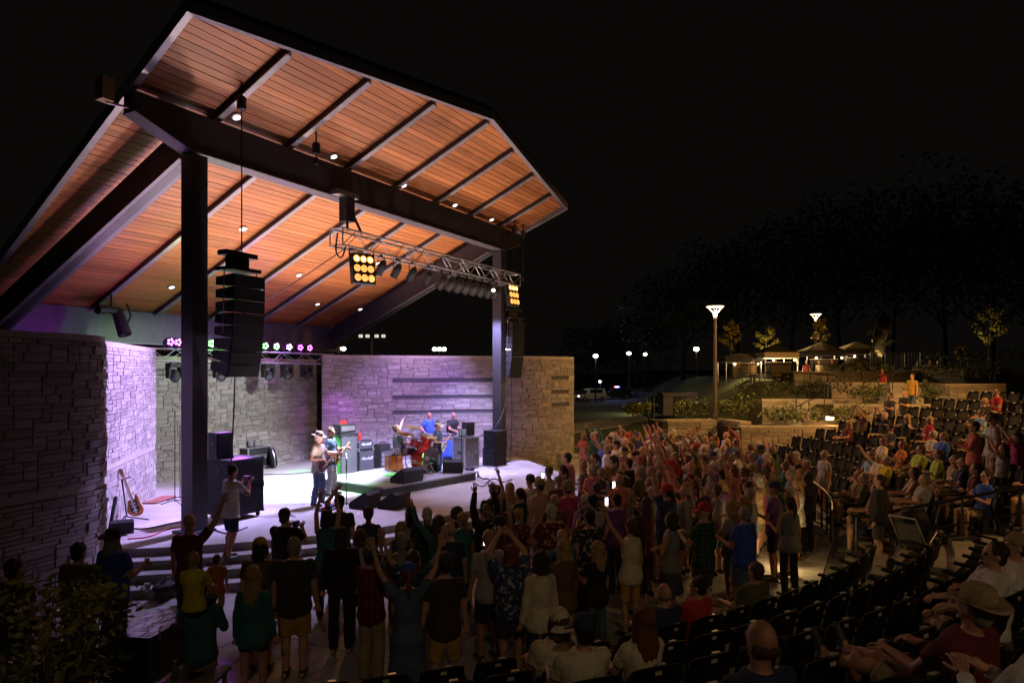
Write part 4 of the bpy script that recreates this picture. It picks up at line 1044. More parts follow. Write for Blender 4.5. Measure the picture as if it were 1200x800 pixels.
# arms: (elbow offset, wrist offset) from the shoulder / elbow; x is outward
ARM = {
 'down':   ((.05, .0, -.28), (.03, .07, -.25)),
 'hip':    ((.17, -.08, -.22), (-.10, .12, -.16)),
 'clap':   ((.05, .12, -.25), (-.15, .20, .10)),
 'claphi': ((.06, .18, .18), (-.17, .10, .22)),
 'high':   ((.03, .09, .27), (-.05, .07, .25)),
 'vee':    ((.16, .06, .23), (.07, .06, .25)),
 'phone':  ((.03, .17, -.21), (-.06, .16, .20)),
 'cross':  ((.04, .06, -.27), (-.26, .13, .05)),
 'lap':    ((.03, .13, -.26), (-.06, .24, -.03)),
 'point':  ((.06, .22, .10), (.0, .24, .12)),
 'camera': ((.06, .16, -.17), (-.14, .12, .20)),
 'cup':    ((.04, .08, -.27), (-.04, .25, .08)),
 'strum':  ((.10, -.04, -.27), (-.16, .24, -.02)),
 'fret':   ((.12, .10, -.25), (.08, .24, .06)),
 'fretlo': ((.12, .06, -.26), (.18, .19, .02)),
 'sing':   ((.20, .14, .14), (.12, .14, .22)),
 'stick':  ((.04, .14, -.24), (-.02, .25, -.02)),
 'mic':    ((.04, .16, -.20), (-.17, .04, .20)),
 'sideout': ((.24, .10, -.08), (.22, .12, .02)),
 'desk':   ((.05, .12, -.25), (-.03, .26, -.02)),
}
LEGS = {
 'stand': (((.01, .0), (.01, -.02)), ((.01, .0), (.01, -.02))),
 'wide':  (((.05, .02), (.09, .0)), ((.05, .02), (.09, -.02))),
 'step':  (((.02, .05), (.03, .0)), ((.02, -.02), (.02, -.14))),
}
BUILD = {  # shoulder, chest(rx,ry), waist, hip, limb factor
 'man':   (.174, (.168, .112), (.150, .108), (.160, .112), 1.0),
 'stout': (.186, (.190, .145), (.200, .165), (.185, .145), 1.18),
 'slim':  (.160, (.150, .100), (.130, .095), (.148, .102), .90),
 'woman': (.147, (.145, .112), (.122, .092), (.168, .115), .86),
}
SPECS = {}
class Fig:
    """joint positions of one pose in local space, facing +Y"""
    def __init__(s, build, la, ra, legs='stand', lean=0., tilt=0., turn=0.):
        sh, ch, wa, hp, lf = BUILD[build]; s.b = BUILD[build]; s.lf = lf
        s.sit = legs.startswith('sit'); s.key = (build, la, ra, legs, lean, tilt, turn)
        if s.sit:
            pz = .50; s.pel = V((0, 0, pz)); k = .46 if legs != 'situp' else .44
            kz, az, ay = (.52, .09, k+.02) if legs == 'sit' else ((.60, .52, .88) if legs == 'situp' else (.50, .09, .36))
            s.legs = [(V((sx*.095, .02, pz)), V((sx*(.13), k, kz)), V((sx*.12, ay, az))) for sx in (-1, 1)]
        else:
            s.pel = V((0, 0, .93)); L = LEGS[legs]; s.legs = []
            for sx, ((kx, ky), (ax, ay)) in zip((-1, 1), L):
                s.legs.append((V((sx*.09, 0, .91)), V((sx*(.095+kx), ky+.02, .50)), V((sx*(.095+ax), ay, .085))))
        s.T = MX.Translation(s.pel) @ MX.Rotation(-lean, 4, 'X') @ MX.Translation((0, 0, -.93))
        s.H = s.T @ MX.Translation((0, -.005, 1.49)) @ MX.Rotation(turn, 4, 'Z') @ MX.Rotation(-tilt, 4, 'X')
        s.arms = []
        for sx, nm in ((-1, la), (1, ra)):
            e, w_ = ARM[nm]; e, w_ = V(e), V(w_); e = e.normalized()*.285; w_ = w_.normalized()*.255
            S = V((sx*sh, 0, 1.405)); E_ = S+V((sx*e.x, e.y, e.z)); Wr = E_+V((sx*w_.x, w_.y, w_.z))
            s.arms.append((s.T @ S, s.T @ E_, s.T @ Wr, nm))
    def torso(s, g, inf=0., z0=.84, top=1.475, n=18, flare=0.):
        sh, ch, wa, hp, lf = s.b
        prof = [(.80, hp[0]*.80, hp[1]*.9), (.88, hp[0], hp[1]), (.98, hp[0]*.97, hp[1]), (1.09, wa[0], wa[1]), (1.22, (wa[0]+ch[0])/2+.004, (wa[1]+ch[1])/2),
                (1.33, ch[0], ch[1]), (1.41, ch[0]*.95, ch[1]*.84), (1.455, ch[0]*.62, ch[1]*.64), (1.485, .062, .066)]
        def interp(z):
            for a, b in zip(prof, prof[1:]):
                if a[0] <= z <= b[0]: t = (z-a[0])/(b[0]-a[0]); return (z, a[1]+t*(b[1]-a[1]), a[2]+t*(b[2]-a[2]))
            return prof[0] if z < prof[0][0] else prof[-1]
        zs = [z0]+[p[0] for p in prof if z0+.01 < p[0] < top-.005]+[top]
        pts = []; rad = []
        for z in zs: q = interp(z); fl = inf+max(0, flare*min(1, (1.06-z)/.2)); pts.append(s.T @ V((0, -.01 if z > 1.2 else 0, z))); rad.append((q[1]+fl, q[2]+fl))
        g.tube(pts, rad, n, right=s.T.to_3x3() @ V((1, 0, 0)))
MESH = {}
def hand(g, wr, d_, side, curl, grip):
    """five separate fingers and a thumb leaving the side of the palm"""
    d_ = d_.normalized(); x = V((1, 0, 0)) if abs(d_.x) < .8 else V((0, 0, 1))
    fwd = V((0, 1, 0)) if abs(d_.z) > .5 else V((0, 0, -1))
    n = (fwd - d_*fwd.dot(d_)).normalized(); sd = d_.cross(n)*side
    for k, (off, L) in enumerate(((-.030, .072), (-.010, .080), (.010, .076), (.029, .060))):
        p = wr+d_*.085+sd*off; pts = [p-d_*.03]; dr = d_.copy(); c = curl*(1+.12*k)
        pts.append(p)
        for q in range(3):
            dr = (dr*cos(c*.62)+n*sin(c*.62)).normalized(); n2 = (n - dr*n.dot(dr)).normalized() if True else n
            p = p+dr*(L/3+.004)+sd*off*.10; pts.append(p)
        g.tube(pts, [.0095, .0092, .0085, .008, .0055], 6)
    p = wr+d_*.03-sd*.028; t1 = (d_*.6-sd*.7+n*.3).normalized(); t2 = (d_*.9-sd*.25+n*.45*(1+grip)).normalized()
    g.tube([p, p+t1*.035, p+t1*.035+t2*.032, p+t1*.035+t2*.058], [.013, .0115, .0095, .006], 6)
def body_mesh(F):
    k = ('body',)+F.key
    if k in MESH: return MESH[k]
    g = G(); lf = F.lf; F.torso(g, 0, .82)
    for hipj, kn, an in F.legs:
        limb(g, hipj, kn, .082*lf, .055*lf); limb(g, kn, an, .054*lf, .037*lf)
        m_ = kn*.68+an*.32; back = V((0, -.018, 0)) if not F.sit else V((0, -.012, -.012)); g.ell(m_+back, (.05*lf, .052*lf, .10*lf), 10, 6)
        ft = V((0, .20, -.045)) if F.key[3] != 'situp' else V((0, .05, .17))
        a2 = an-V((0, .045, .02)); limb(g, a2, an+ft, .043, .032)
    for S, E_, Wr, nm in F.arms:
        limb(g, S, E_, .052*lf, .042*lf); limb(g, E_, Wr, .041*lf, .027*lf)
        dd = (Wr-E_).normalized(); limb(g, Wr, Wr+dd*.06, .027*lf, .030); g.ell(Wr+dd*.055, (.034, .034, .034), 10, 6)
    H = F.H; h3 = H.to_3x3()
    limb(g, F.T @ V((0, -.005, 1.43)), H @ V((0, .0, .06)), .058*(.85 if F.key[0] == 'woman' else 1), .054*(.85 if F.key[0] == 'woman' else 1))
    g.ell(H @ V((0, .0, .155)), (.075, .096, .105), 16, 12, h3)
    g.ell(H @ V((0, .035, .085)), (.054, .058, .062), 12, 8, h3)           # jaw
    g.ell(H @ V((0, .072, .062)), (.026, .024, .022), 8, 6, h3)            # chin
    g.tube([H @ V((0, .088, .155)), H @ V((0, .112, .115)), H @ V((0, .088, .104))], [.010, .016, .012], 8)   # nose
    for sx in (-1, 1):
        g.ell(H @ V((sx*.030, .083, .162)), (.024, .016, .010), 8, 6, h3)  # brow
        g.ell(H @ V((sx*.078, -.004, .128)), (.012, .020, .032), 8, 6, h3) # ears
    r = remesh(g, .0135, 2)
    # hands: fingers rooted inside the palm, one mesh with the body
    gh = G()
    for sx, (S, E_, Wr, nm) in zip((-1, 1), F.arms):
        curl = .35 if nm in ('high', 'vee', 'claphi', 'clap', 'sing') else (1.15 if nm in ('strum', 'fret', 'fretlo', 'phone', 'camera', 'cup', 'stick', 'mic') else .7)
        hand(gh, Wr, Wr-E_, sx, curl, curl > 1)
    nv = len(r.vertices); vs = [v.co[:] for v in r.vertices]; fs = [tuple(p.vertices) for p in r.polygons]
    vs += [tuple(q) for q in gh.v]; fs2 = [tuple(i+nv for i in f) for f in gh.f]
    out = bpy.data.meshes.new('person'); out.from_pydata(vs, [], fs+fs2)
    Hi = H.inverted(); mi = []
    for f in fs:
        c = V((0, 0, 0))
        for i in f: c += V(vs[i])
        c /= len(f); q = Hi @ c; k_ = 0
        if .05 < q.y and abs(q.x) < .06 and .0 < q.z < .2:
            if abs(abs(q.x)-.030) < .0125 and abs(q.z-.143) < .008: k_ = 1
            elif abs(q.x) < .022 and abs(q.z-.086) < .0075: k_ = 2
        else:
            for _, _, an in F.legs:
                if (c-(an+(V((0, .08, -.03)) if F.key[3] != 'situp' else V((0, .02, .08))))).length < .155 and (c.z < an.z+.03 if F.key[3] != 'situp' else c.y > an.y-.03): k_ = 3
        mi.append(k_)
    mi += [0]*len(fs2)
    for m in (m_skin[0], m_eye, m_lip, m_shoe): out.materials.append(m)
    out.polygons.foreach_set('material_index', mi); out.polygons.foreach_set('use_smooth', [True]*len(out.polygons)); out.update()
    bpy.data.meshes.remove(r); MESH[k] = out; return out
def shirt_mesh(F, sleeve, hem=.80):
    k = ('shirt', sleeve, hem)+F.key
    if k in MESH: return MESH[k]
    g = G(); lf = F.lf; F.torso(g, .021, max(hem, .80) if not F.sit else .86, 1.478, 18, .022)
    if hem < .80 and not F.sit:
        hp = F.b[3]; g.tube([(0, 0, .95), (0, 0, .80), (0, 0, hem)], [(hp[0]+.015, hp[1]+.015), (hp[0]+.035, hp[1]+.03), (hp[0]+.07, hp[1]+.06)], 18)
    for S, E_, Wr, nm in F.arms:
        if sleeve == 'tank': g.ell(S*.9+V((0, 0, S.z*.1)), (.05, .06, .05), 10, 6); continue
        t = .62 if sleeve == 'short' else 1
        g.tube([S-(E_-S)*.12, S, S+(E_-S)*t], [.054*lf, .066*lf, (.066 if sleeve == 'short' else .055)*lf], 12); g.ell(S, (.066*lf,)*3, 12, 8)
        if sleeve == 'long': g.ell(E_, (.055*lf,)*3, 10, 6); g.tube([E_, Wr], [.054*lf, .040*lf], 10)
    MESH[k] = crumple(remesh(g, .0165, 1), .007, 8); return MESH[k]
def bottom_mesh(F, kind):
    k = ('bottom', kind)+F.key
    if k in MESH: return MESH[k]
    g = G(); lf = F.lf; hp = F.b[3]
    F.torso(g, .006, .80, .92)
    for hj, kn, an in F.legs:
        if kind == 'trousers':
            limb(g, hj, kn, .094*lf, .076*lf); g.tube([kn, kn*.66+an*.34+V((0, -.008, -.0)), an], [.075*lf, .080*lf, .064*lf], 12)
        elif kind == 'shorts': g.tube([hj+V((0, 0, .02)), hj*.55+kn*.45, hj*.08+kn*.92], [.095*lf, .093*lf, .085*lf], 12); g.ell(hj, (.095*lf,)*3, 10, 6)
        elif kind == 'short shorts': g.tube([hj+V((0, 0, .02)), hj*.62+kn*.38], [.094*lf, .096*lf], 12); g.ell(hj, (.095*lf,)*3, 10, 6)
    if kind == 'skirt' and not F.sit: g.tube([(0, 0, .98), (0, 0, .80), (0, 0, .52)], [(hp[0]+.01, hp[1]+.01), (hp[0]+.035, hp[1]+.04), (hp[0]+.08, hp[1]+.08)], 18)
    MESH[k] = crumple(remesh(g, .0165, 1), .006, 9); return MESH[k]
def hair_mesh(F, style):
    k = ('hair', style)+F.key
    if k in MESH: return MESH[k]
    H = F.H; h3 = H.to_3x3(); g = G(); rn = random.Random(5)
    if style in ('short', 'crop'):
        s_ = 1 if style == 'short' else .965
        g.ell(H @ V((0, -.020, .172)), (.085*s_, .100*s_, .102*s_), 16, 10, h3); g.ell(H @ V((0, -.045, .10)), (.07*s_, .058*s_, .062), 12, 8, h3)
    elif style == 'ring':
        g.ell(H @ V((0, -.034, .125)), (.082, .074, .050), 14, 8, h3)
    elif style in ('long', 'bob', 'ponytail', 'curly'):
        g.ell(H @ V((0, -.020, .172)), (.089, .104, .105), 16, 10, h3)
        if style == 'ponytail':
            g.ell(H @ V((0, -.05, .11)), (.07, .06, .06), 12, 8, h3)
            g.tube([H @ V((0, -.10, .19)), H @ V((0, -.15, .15)), H @ V((0, -.155, .02)), H @ V((0, -.13, -.10))], [.025, .034, .030, .010], 10)
        elif style == 'curly':
            for _ in range(26):
                q = V((rn.uniform(-1, 1), rn.uniform(-1, .45), rn.uniform(-.7, 1))).normalized(); g.ell(H @ (V((0, -.03, .14))+V((q.x*.10, q.y*.105, q.z*.12))), (.034,)*3, 8, 6)
        else:
            zb = -.20 if style == 'long' else .0
            g.tube([H @ V((0, -.02, .19)), H @ V((0, -.045, .08)), H @ V((0, -.085, -.04 if zb < 0 else .03)), H @ V((0, -.11, zb))], [(.085, .085), (.092, .066), (.098, .046), (.07, .022)], 14, right=h3 @ V((1, 0, 0)))
            for sx in (-1, 1): g.tube([H @ V((sx*.07, .02, .19)), H @ V((sx*.083, .0, .09)), H @ V((sx*.085, -.03, zb*.5))], [.022, .028, .018], 8)
    me = crumple(remesh(g, .0125, 1), .009, 34, (1, 1, .25)); MESH[k] = me; return me
def beard_mesh(F):
    k = ('beard',)+F.key
    if k in MESH: return MESH[k]
    g = G(); H = F.H; h3 = H.to_3x3()
    g.ell(H @ V((0, .055, .065)), (.055, .052, .05), 12, 8, h3); g.tube([H @ V((0, .085, .05)), H @ V((0, .10, -.06)), H @ V((0, .085, -.17))], [(.045, .035), (.045, .03), (.012, .012)], 10)
    MESH[k] = remesh(g, .013, 1); return MESH[k]
def hat_mesh(F, kind):
    k = ('hat', kind)+F.key
    if k in MESH: return MESH[k]
    g = G(); H = F.H; h3 = H.to_3x3()
    if kind in ('cap', 'backcap', 'visor'):
        M = H @ MX.Translation((0, -.012, .170)) @ (MX.Rotation(pi, 4, 'Z') if kind == 'backcap' else MX.Identity(4))
        pr = [(.094, -.01), (.097, .02), (.092, .055), (.072, .09), (.04, .108), (.0, .112)] if kind != 'visor' else [(.094, -.012), (.097, .0), (.097, .03), (.092, .04), (.05, .035), (0, .03)]
        g.lathe(pr, 18, M @ MX.Diagonal((.93, 1.10, 1, 1)))
        vs = []; 
        for zz in (0, .008):
            for r_ in (.085, .135, .175):
                for q in range(7):
                    a = R(35+110*q/6); vs.append(M @ V((r_*cos(a)*.92, r_*sin(a)*1.1*(1 if r_ < .17 else .97), -.006-zz-.016*abs(cos(a))-.03*(r_-.085)/.09)))
        fs = []
        for r_ in range(2):
            for q in range(6): a = r_*7+q; fs += [(a, a+1, a+8, a+7), (21+a, 21+a+7, 21+a+8, 21+a+1)]
        for q in range(6): a = 14+q; fs.append((a, a+1, a+22, a+21))
        g.add(vs, fs)
    else:
        M = H @ MX.Translation((0, -.008, .195)) @ MX.Rotation(R(-4), 4, 'X')
        g.lathe([(.100, -.02), (.097, .03), (.090, .085), (.060, .105), (0, .092)], 20, M @ MX.Diagonal((.90, 1.08, 1, 1)))
        vs = []; n = 28
        for dz in (0, -.008):
            for r_ in (.085, .130, .172):
                for q in range(n): a = 2*pi*q/n; vs.append(M @ V((r_*cos(a)*.93, r_*sin(a)*1.08, -.012+dz+.035*(abs(cos(a))**3)*(r_-.085)/.1)))
        fs = []
        for r_ in range(2):
            for q in range(n): q2 = (q+1) % n; fs += [(r_*n+q, r_*n+n+q, r_*n+n+q2, r_*n+q2), (3*n+r_*n+q, 3*n+r_*n+q2, 3*n+r_*n+n+q2, 3*n+r_*n+n+q)]
        for q in range(n): q2 = (q+1) % n; fs.append((2*n+q, 5*n+q, 5*n+q2, 2*n+q2))
        g.add(vs, fs)
    MESH[k] = g.mesh('hat', [], True); return MESH[k]
m_skin = []
for nm, c in (('fair skin', (.50, .28, .19)), ('tan skin', (.40, .21, .13)), ('ruddy skin', (.47, .23, .16)), ('brown skin', (.20, .10, .06))):
    m = mat(nm, c, .5, 0, .12, 10, .08); m.node_tree.nodes['Principled BSDF'].inputs['Subsurface Weight'].default_value = .0; m_skin.append(m)
m_eye = mat('dark eyes', (.03, .025, .02), .3); m_lip = mat('lips', (.30, .10, .08), .5); m_shoe = mat('dark shoes', (.05, .045, .04), .6, 0, .3)
CLO = {'black': (.015, .015, .017), 'charcoal': (.045, .045, .05), 'grey': (.18, .18, .19), 'light grey': (.36, .36, .37), 'white': (.66, .65, .62), 'cream': (.58, .52, .40),
 'navy': (.02, .03, .085), 'blue': (.04, .11, .30), 'denim blue': (.07, .12, .20), 'sky blue': (.22, .38, .52), 'teal': (.03, .15, .16), 'dark green': (.02, .07, .035), 'olive': (.10, .10, .045),
 'lime green': (.36, .50, .06), 'yellow': (.62, .52, .02), 'mustard': (.42, .26, .04), 'orange': (.50, .16, .03), 'coral': (.55, .15, .11), 'red': (.42, .03, .03), 'maroon': (.13, .018, .022),
 'pink': (.56, .20, .25), 'magenta': (.42, .04, .16), 'purple': (.13, .05, .20), 'lavender': (.36, .29, .48), 'brown': (.12, .065, .035), 'tan': (.34, .25, .15), 'khaki': (.36, .28, .17), 'dark brown': (.05, .03, .02), 'salmon': (.48, .16, .12)}
def cloth(c):
    if c in ('floral black', 'floral red', 'floral blue', 'camouflage'):
        a, b, s_ = {'floral black': ((.02, .02, .025), (.40, .30, .28), 14), 'floral red': ((.10, .01, .02), (.45, .28, .2), 16), 'floral blue': ((.03, .06, .16), (.4, .42, .4), 16), 'camouflage': ((.06, .07, .03), (.22, .20, .10), 9)}[c]
        return patterned(c+' cloth', a, b, 'blob', s_)
    if c in ('striped white', 'striped navy', 'striped red'):
        b = {'striped white': (.12, .13, .18), 'striped navy': (.03, .05, .12), 'striped red': (.35, .04, .04)}[c]; return patterned(c+' cloth', (.6, .58, .55), b, 'stripe', 13)
    if c in ('red plaid', 'blue plaid', 'green plaid'):
        b = {'red plaid': (.30, .03, .03), 'blue plaid': (.06, .12, .28), 'green plaid': (.04, .14, .07)}[c]; return patterned(c+' cloth', tuple(x*.25 for x in b), b, 'plaid', 5)
    return mat(c+' cloth', CLO[c], .85, 0, .22, 5, .6, bscale=11, bdist=.06)
HAIR = {'black': (.012, .01, .009), 'dark brown': (.03, .018, .01), 'brown': (.075, .04, .02), 'blond': (.36, .23, .09), 'grey': (.26, .25, .24), 'white': (.52, .50, .47), 'auburn': (.16, .05, .02)}
def hairm(c): return mat(c+' hair', HAIR[c], .6, 0, .3, 12, .5, bscale=60, stretch=(6, 6, 1))
def slot(o, i, m): s_ = o.material_slots[i]; s_.link = 'OBJECT'; s_.material = m
USED = set(); PEOPLE = []
FOCUS = V((6.6, .8, 0))
def person(label, pos, face=None, build='man', arms=('down', 'down'), legs='stand', lean=0., tilt=0., turn=0., shirt=('grey', 'short'), hem=.80, bottom=('trousers', 'denim blue'), hair=('short', 'brown'), hat=None, beard=None, skin=0, h=1.0, group=None, w_=1.0):
    F = Fig(build, arms[0], arms[1], legs, lean, tilt, turn); pos = V(pos)
    rt = link('person', body_mesh(F)); PEOPLE.append(rt); tag(rt, label, 'person', group)
    rt.location = pos; rt['pose'] = ' '.join(arms)
    tgt = FOCUS if face is None else face
    rz = tgt if isinstance(tgt, (int, float)) else atan2(tgt[1]-pos.y, tgt[0]-pos.x)-pi/2
    rt.rotation_euler = (0, 0, rz); rt.scale = (h*w_, h*w_, h)
    slot(rt, 0, m_skin[skin])
    def child(nm, me, m):
        if not me.materials: me.materials.append(m)
        o = link(nm, me, rt, True); slot(o, 0, m); return o
    if shirt: child('shirt' if hem >= .7 else 'dress', shirt_mesh(F, shirt[1], hem), cloth(shirt[0]))
    if bottom: child(bottom[0].replace(' ', '_'), bottom_mesh(F, bottom[0]), cloth(bottom[1]))
    if hair and hair[0] != 'bald': child('hair', hair_mesh(F, hair[0]), hairm(hair[1]))
    if hat: child('hat' if hat[0] == 'brim' else 'cap', hat_mesh(F, hat[0]), cloth(hat[1]))
    if beard: child('beard', beard_mesh(F), hairm(beard))
    return rt, F
def handpos(rt, F, side): # world position just beyond a wrist; side 0 left, 1 right
    S, E_, Wr, nm = F.arms[side]; return rt.matrix_basis @ (Wr+(Wr-E_).normalized()*.075)
def head_at(u, v, z0, hh=1.62): return PX(u, v, 800*(EZ-z0-hh)/(v-437))-V((0, 0, hh))
# ---- the band
def on(u, v, z=SF): return GZ(u, v, z)
p = on(373, 592); rt, F = person('guitarist in pale hat and white patterned shirt playing a dark guitar at stage left', p, V((p.x+1.4, p.y-5, 0)), 'man', ('fret', 'strum'), 'wide', 0, .15, 0, ('cream', 'short'), .78, ('trousers', 'denim blue'), ('crop', 'grey'), ('brim', 'cream'), h=1.04)
def hold_guitar(rt, lab, body, guard, drop=0):
    M = rt.matrix_basis.copy(); s_ = MX.Translation((.06, .20, 1.02+drop)) @ MX.Rotation(R(62), 4, 'Y') @ MX.Rotation(R(90), 4, 'X') if False else None
    # neck runs to the player's left (-x) and up, face forward (+y)
    yx = V((-.88, .12, .42)).normalized(); zz = V((0, -1, 0)); zz = (zz-yx*zz.dot(yx)).normalized(); xx = yx.cross(zz)
    L = MX(((xx.x, yx.x, zz.x, .05), (xx.y, yx.y, zz.y, .20), (xx.z, yx.z, zz.z, 1.03+drop), (0, 0, 0, 1)))
    g = guitar('electric_guitar', lab, MX.Translation(rt.location) @ MX.Rotation(rt.rotation_euler.z, 4, 'Z') @ L, body, guard); return g
hold_guitar(rt, 'dark red electric guitar held by the guitarist in the pale hat', mat('dark cherry lacquer', (.07, .012, .012), .2), m_black)
p = on(388, 580); rt, F = person('bass player in slate blue shirt and pale jeans behind the hatted guitarist', p, V((p.x+2.2, p.y-5, 0)), 'man', ('fretlo', 'strum'), 'wide', 0, .05, -.3, ('denim blue', 'short'), .78, ('trousers', 'light grey'), ('short', 'brown'), h=1.05)
hold_guitar(rt, 'bass guitar with pale neck held by the man in slate blue', m_burst, m_black)
rt, F = person('singing drummer in grey tee with his left arm thrown up behind the drums', THRONE+V((0, 0, .10)), V((THRONE.x+3, THRONE.y-2.5, 0)), 'stout', ('sing', 'stick'), 'sit', -.12, -.25, .1, ('charcoal', 'short'), .80, ('shorts', 'charcoal'), ('crop', 'brown'), h=1.06)
hp = handpos(rt, F, 1); tag(G().tube([hp-V((.05, 0, .0)), hp+V((.22, -.18, .05))], .009, 6).obj('drumstick', m_maple), 'wooden drumstick in the right hand of the drummer', 'drumstick')
p = on(513, 561); rt, F = person('guitarist in grey shirt and white visor playing a white guitar', p, V((p.x+2.0, p.y-5, 0)), 'man', ('fretlo', 'strum'), 'wide', 0, .12, .1, ('denim blue', 'short'), .78, ('trousers', 'denim blue'), ('crop', 'brown'), ('visor', 'white'), h=1.03)
hold_guitar(rt, 'white electric guitar held by the guitarist in the visor', m_white, m_white)
d_ = 26.0; p = PX(503, 530, d_); p.z = SF; person('bald stagehand in bright blue shirt standing behind the white guitar player', p, V((p.x-1, p.y-5, 0)), 'stout', ('down', 'hip'), 'stand', 0, 0, 0, ('blue', 'short'), .78, ('trousers', 'khaki'), ('bald', ''), skin=2, h=1.03)
p = PX(529, 530, 26.2); p.z = SF; person('sound engineer in black shirt behind the mixing desk', p, V((p.x-1, p.y-5, 0)), 'stout', ('desk', 'desk'), 'stand', .1, .2, 0, ('black', 'short'), .78, ('trousers', 'black'), ('bald', ''), skin=2, h=1.03)
# ------------------------------------------------------------------ the people one can single out near the camera
def N(label, u, v, z0=0., seated=False, face=None, **k):
    h = k.get('h', 1.0); hh = (1.63 if not seated else 1.20)*h
    p = head_at(u, v, z0, hh); return person(label, p, face, legs=k.pop('legs', 'sit' if seated else 'stand'), **k)
def prop(name, label, cat, g, m): return tag(g.obj(name, m), label, cat)
N('man in dark brown tee with short black hair at the far left edge', 17, 666, 0.0, shirt=('dark brown', 'short'), hair=('short', 'black'), skin=1)
N('man in olive green tee with bushy black hair behind the foreground plant', 93, 646, shirt=('olive', 'short'), hair=('short', 'black'), build='stout')
rt, F = N('man in blue tee and dark hat, very long grey beard, yellow can in hand', 133, 632, face=V((9, -1, 0)), shirt=('blue', 'short'), hair=('long', 'grey'), hat=('brim', 'black'), beard='grey', arms=('down', 'cup'), build='stout')
hp = handpos(rt, F, 1); prop('drink_can', 'yellow can in the hand of the long bearded man', 'can', G().lathe([(0, -.06), (.033, -.055), (.034, .055), (.028, .065), (0, .065)], 12, MX.Translation(hp)), mat('yellow can', (.6, .45, .05), .3, .5))
N('tall bald man in long maroon shirt with one arm raised in front of the steps', 222, 612, arms=('down', 'vee'), shirt=('maroon', 'short'), hem=.72, bottom=('trousers', 'charcoal'), hair=('bald', ''), skin=2, h=1.06)
rt, F = N('person in grey teal shirt carrying the boy in yellow on the shoulders', 235, 690, shirt=('teal', 'long'), bottom=('shorts', 'khaki'), hair=('short', 'dark brown'), arms=('clap', 'clap'), h=.95)
sp = rt.location + V((0, 0, 1.62*.95-.50*.78 - .04)); person('boy in bright yellow tee sitting on the shoulders of the person in teal', sp - (V((FOCUS.x-sp.x, FOCUS.y-sp.y, 0)).normalized())*.17 - V((0, 0, .03)), None, 'slim', ('lap', 'lap'), 'sitin', 0, 0, 0, ('yellow', 'short'), .80, ('shorts', 'navy'), ('crop', 'blond'), h=.70)
N('small child with brown hair in orange top beside the boy in yellow', 254, 655, 0.15, face=V((3, 2, 0)), h=.62, build='slim', shirt=('orange', 'short'), bottom=('shorts', 'tan'))
pp = head_at(270, 552, .45, 1.63); rt, F = person('photographer in white shirt and dark shorts aiming a camera on the stage steps', pp, V((pp.x+6, pp.y-.4, 0)), 'man', ('camera', 'camera'), 'step', .05, .12, 0, ('white', 'short'), .78, ('shorts', 'navy'), ('short', 'black'), skin=2)
hp = (handpos(rt, F, 0)+handpos(rt, F, 1))/2; t = thing('camera', 'black camera held up by the photographer on the steps', 'camera', hp, rt.rotation_euler.z)
at(t, 'camera_body', G().box((0, 0, .02), (.14, .07, .10)), m_black); at(t, 'camera_lens', G().lathe([(0, .03), (.035, .03), (.04, .14), (.034, .15), (0, .14)], 12, MX.Rotation(R(-90), 4, 'X')), m_black)
N('man in brown tee and orange cap just behind the long haired blond woman', 379-74, 641, shirt=('brown', 'short'), hair=('bob', 'black'), hat=('cap', 'mustard'), bottom=('shorts', 'charcoal'))
N('woman with very long light hair in teal top and short black shorts', 297, 674, build='woman', shirt=('teal', 'long'), bottom=('short shorts', 'black'), hair=('long', 'blond'), h=.97)
N('broad man in grey tee and orange brown shorts seen from behind', 345, 640, build='stout', shirt=('charcoal', 'short'), bottom=('shorts', 'mustard'), hair=('crop', 'grey'), h=1.03)
rt, F = N('man in dark cap and black tee holding up a camera near the steps', 334, 605, face=V((8, -1.5, 0)), arms=('camera', 'camera'), shirt=('black', 'short'), bottom=('shorts', 'charcoal'), hat=('cap', 'charcoal'), build='stout')
hp = (handpos(rt, F, 0)+handpos(rt, F, 1))/2; prop('camera', 'small black camera held by the man in dark cap near the steps', 'camera', G().box(hp, (.13, .07, .09), rotz(.4)), m_black)
N('man in navy cap with both arms up at the stage edge, slate shirt', 398, 589, arms=('claphi', 'down'), shirt=('charcoal', 'short'), hat=('cap', 'black'), h=1.02)
N('slim person in teal vest clapping overhead beside the man in navy cap', 383, 606, build='woman', arms=('high', 'high'), shirt=('teal', 'tank'), hair=('bob', 'dark brown'), bottom=('trousers', 'black'))
N('person in black top and black trousers with dark cap seen from behind', 400, 628, shirt=('black', 'long'), bottom=('trousers', 'black'), hair=('bob', 'dark brown'), hat=('cap', 'charcoal'))
N('man in red plaid shirt, olive cap and khaki trousers turning to the right', 435, 650, face=V((9, -6, 0)), arms=('cross', 'cross'), shirt=('red plaid', 'short'), bottom=('trousers', 'khaki'), hat=('cap', 'olive'), hair=('crop', 'brown'))
N('woman in denim blue dress and blue cap with both arms raised in a wide vee', 478, 672, build='woman', arms=('vee', 'vee'), shirt=('denim blue', 'short'), hem=.42, bottom=None, hair=('ponytail', 'auburn'), hat=('cap', 'blue'))
N('man in dark cap, dark brown tee and yellow shorts seen from behind', 521, 660, shirt=('dark brown', 'short'), bottom=('shorts', 'mustard'), hat=('cap', 'charcoal'), hair=('crop', 'dark brown'), h=1.03)
N('woman in dark floral shirt clapping above her head, dark shorts', 599, 648, build='stout', arms=('claphi', 'claphi'), shirt=('floral blue', 'short'), bottom=('shorts', 'charcoal'), hair=('bob', 'auburn'), h=.97)
N('woman with dark bob in cream patterned blouse seen from behind', 633, 657, build='woman', shirt=('cream', 'long'), bottom=('trousers', 'navy'), hair=('bob', 'dark brown'))
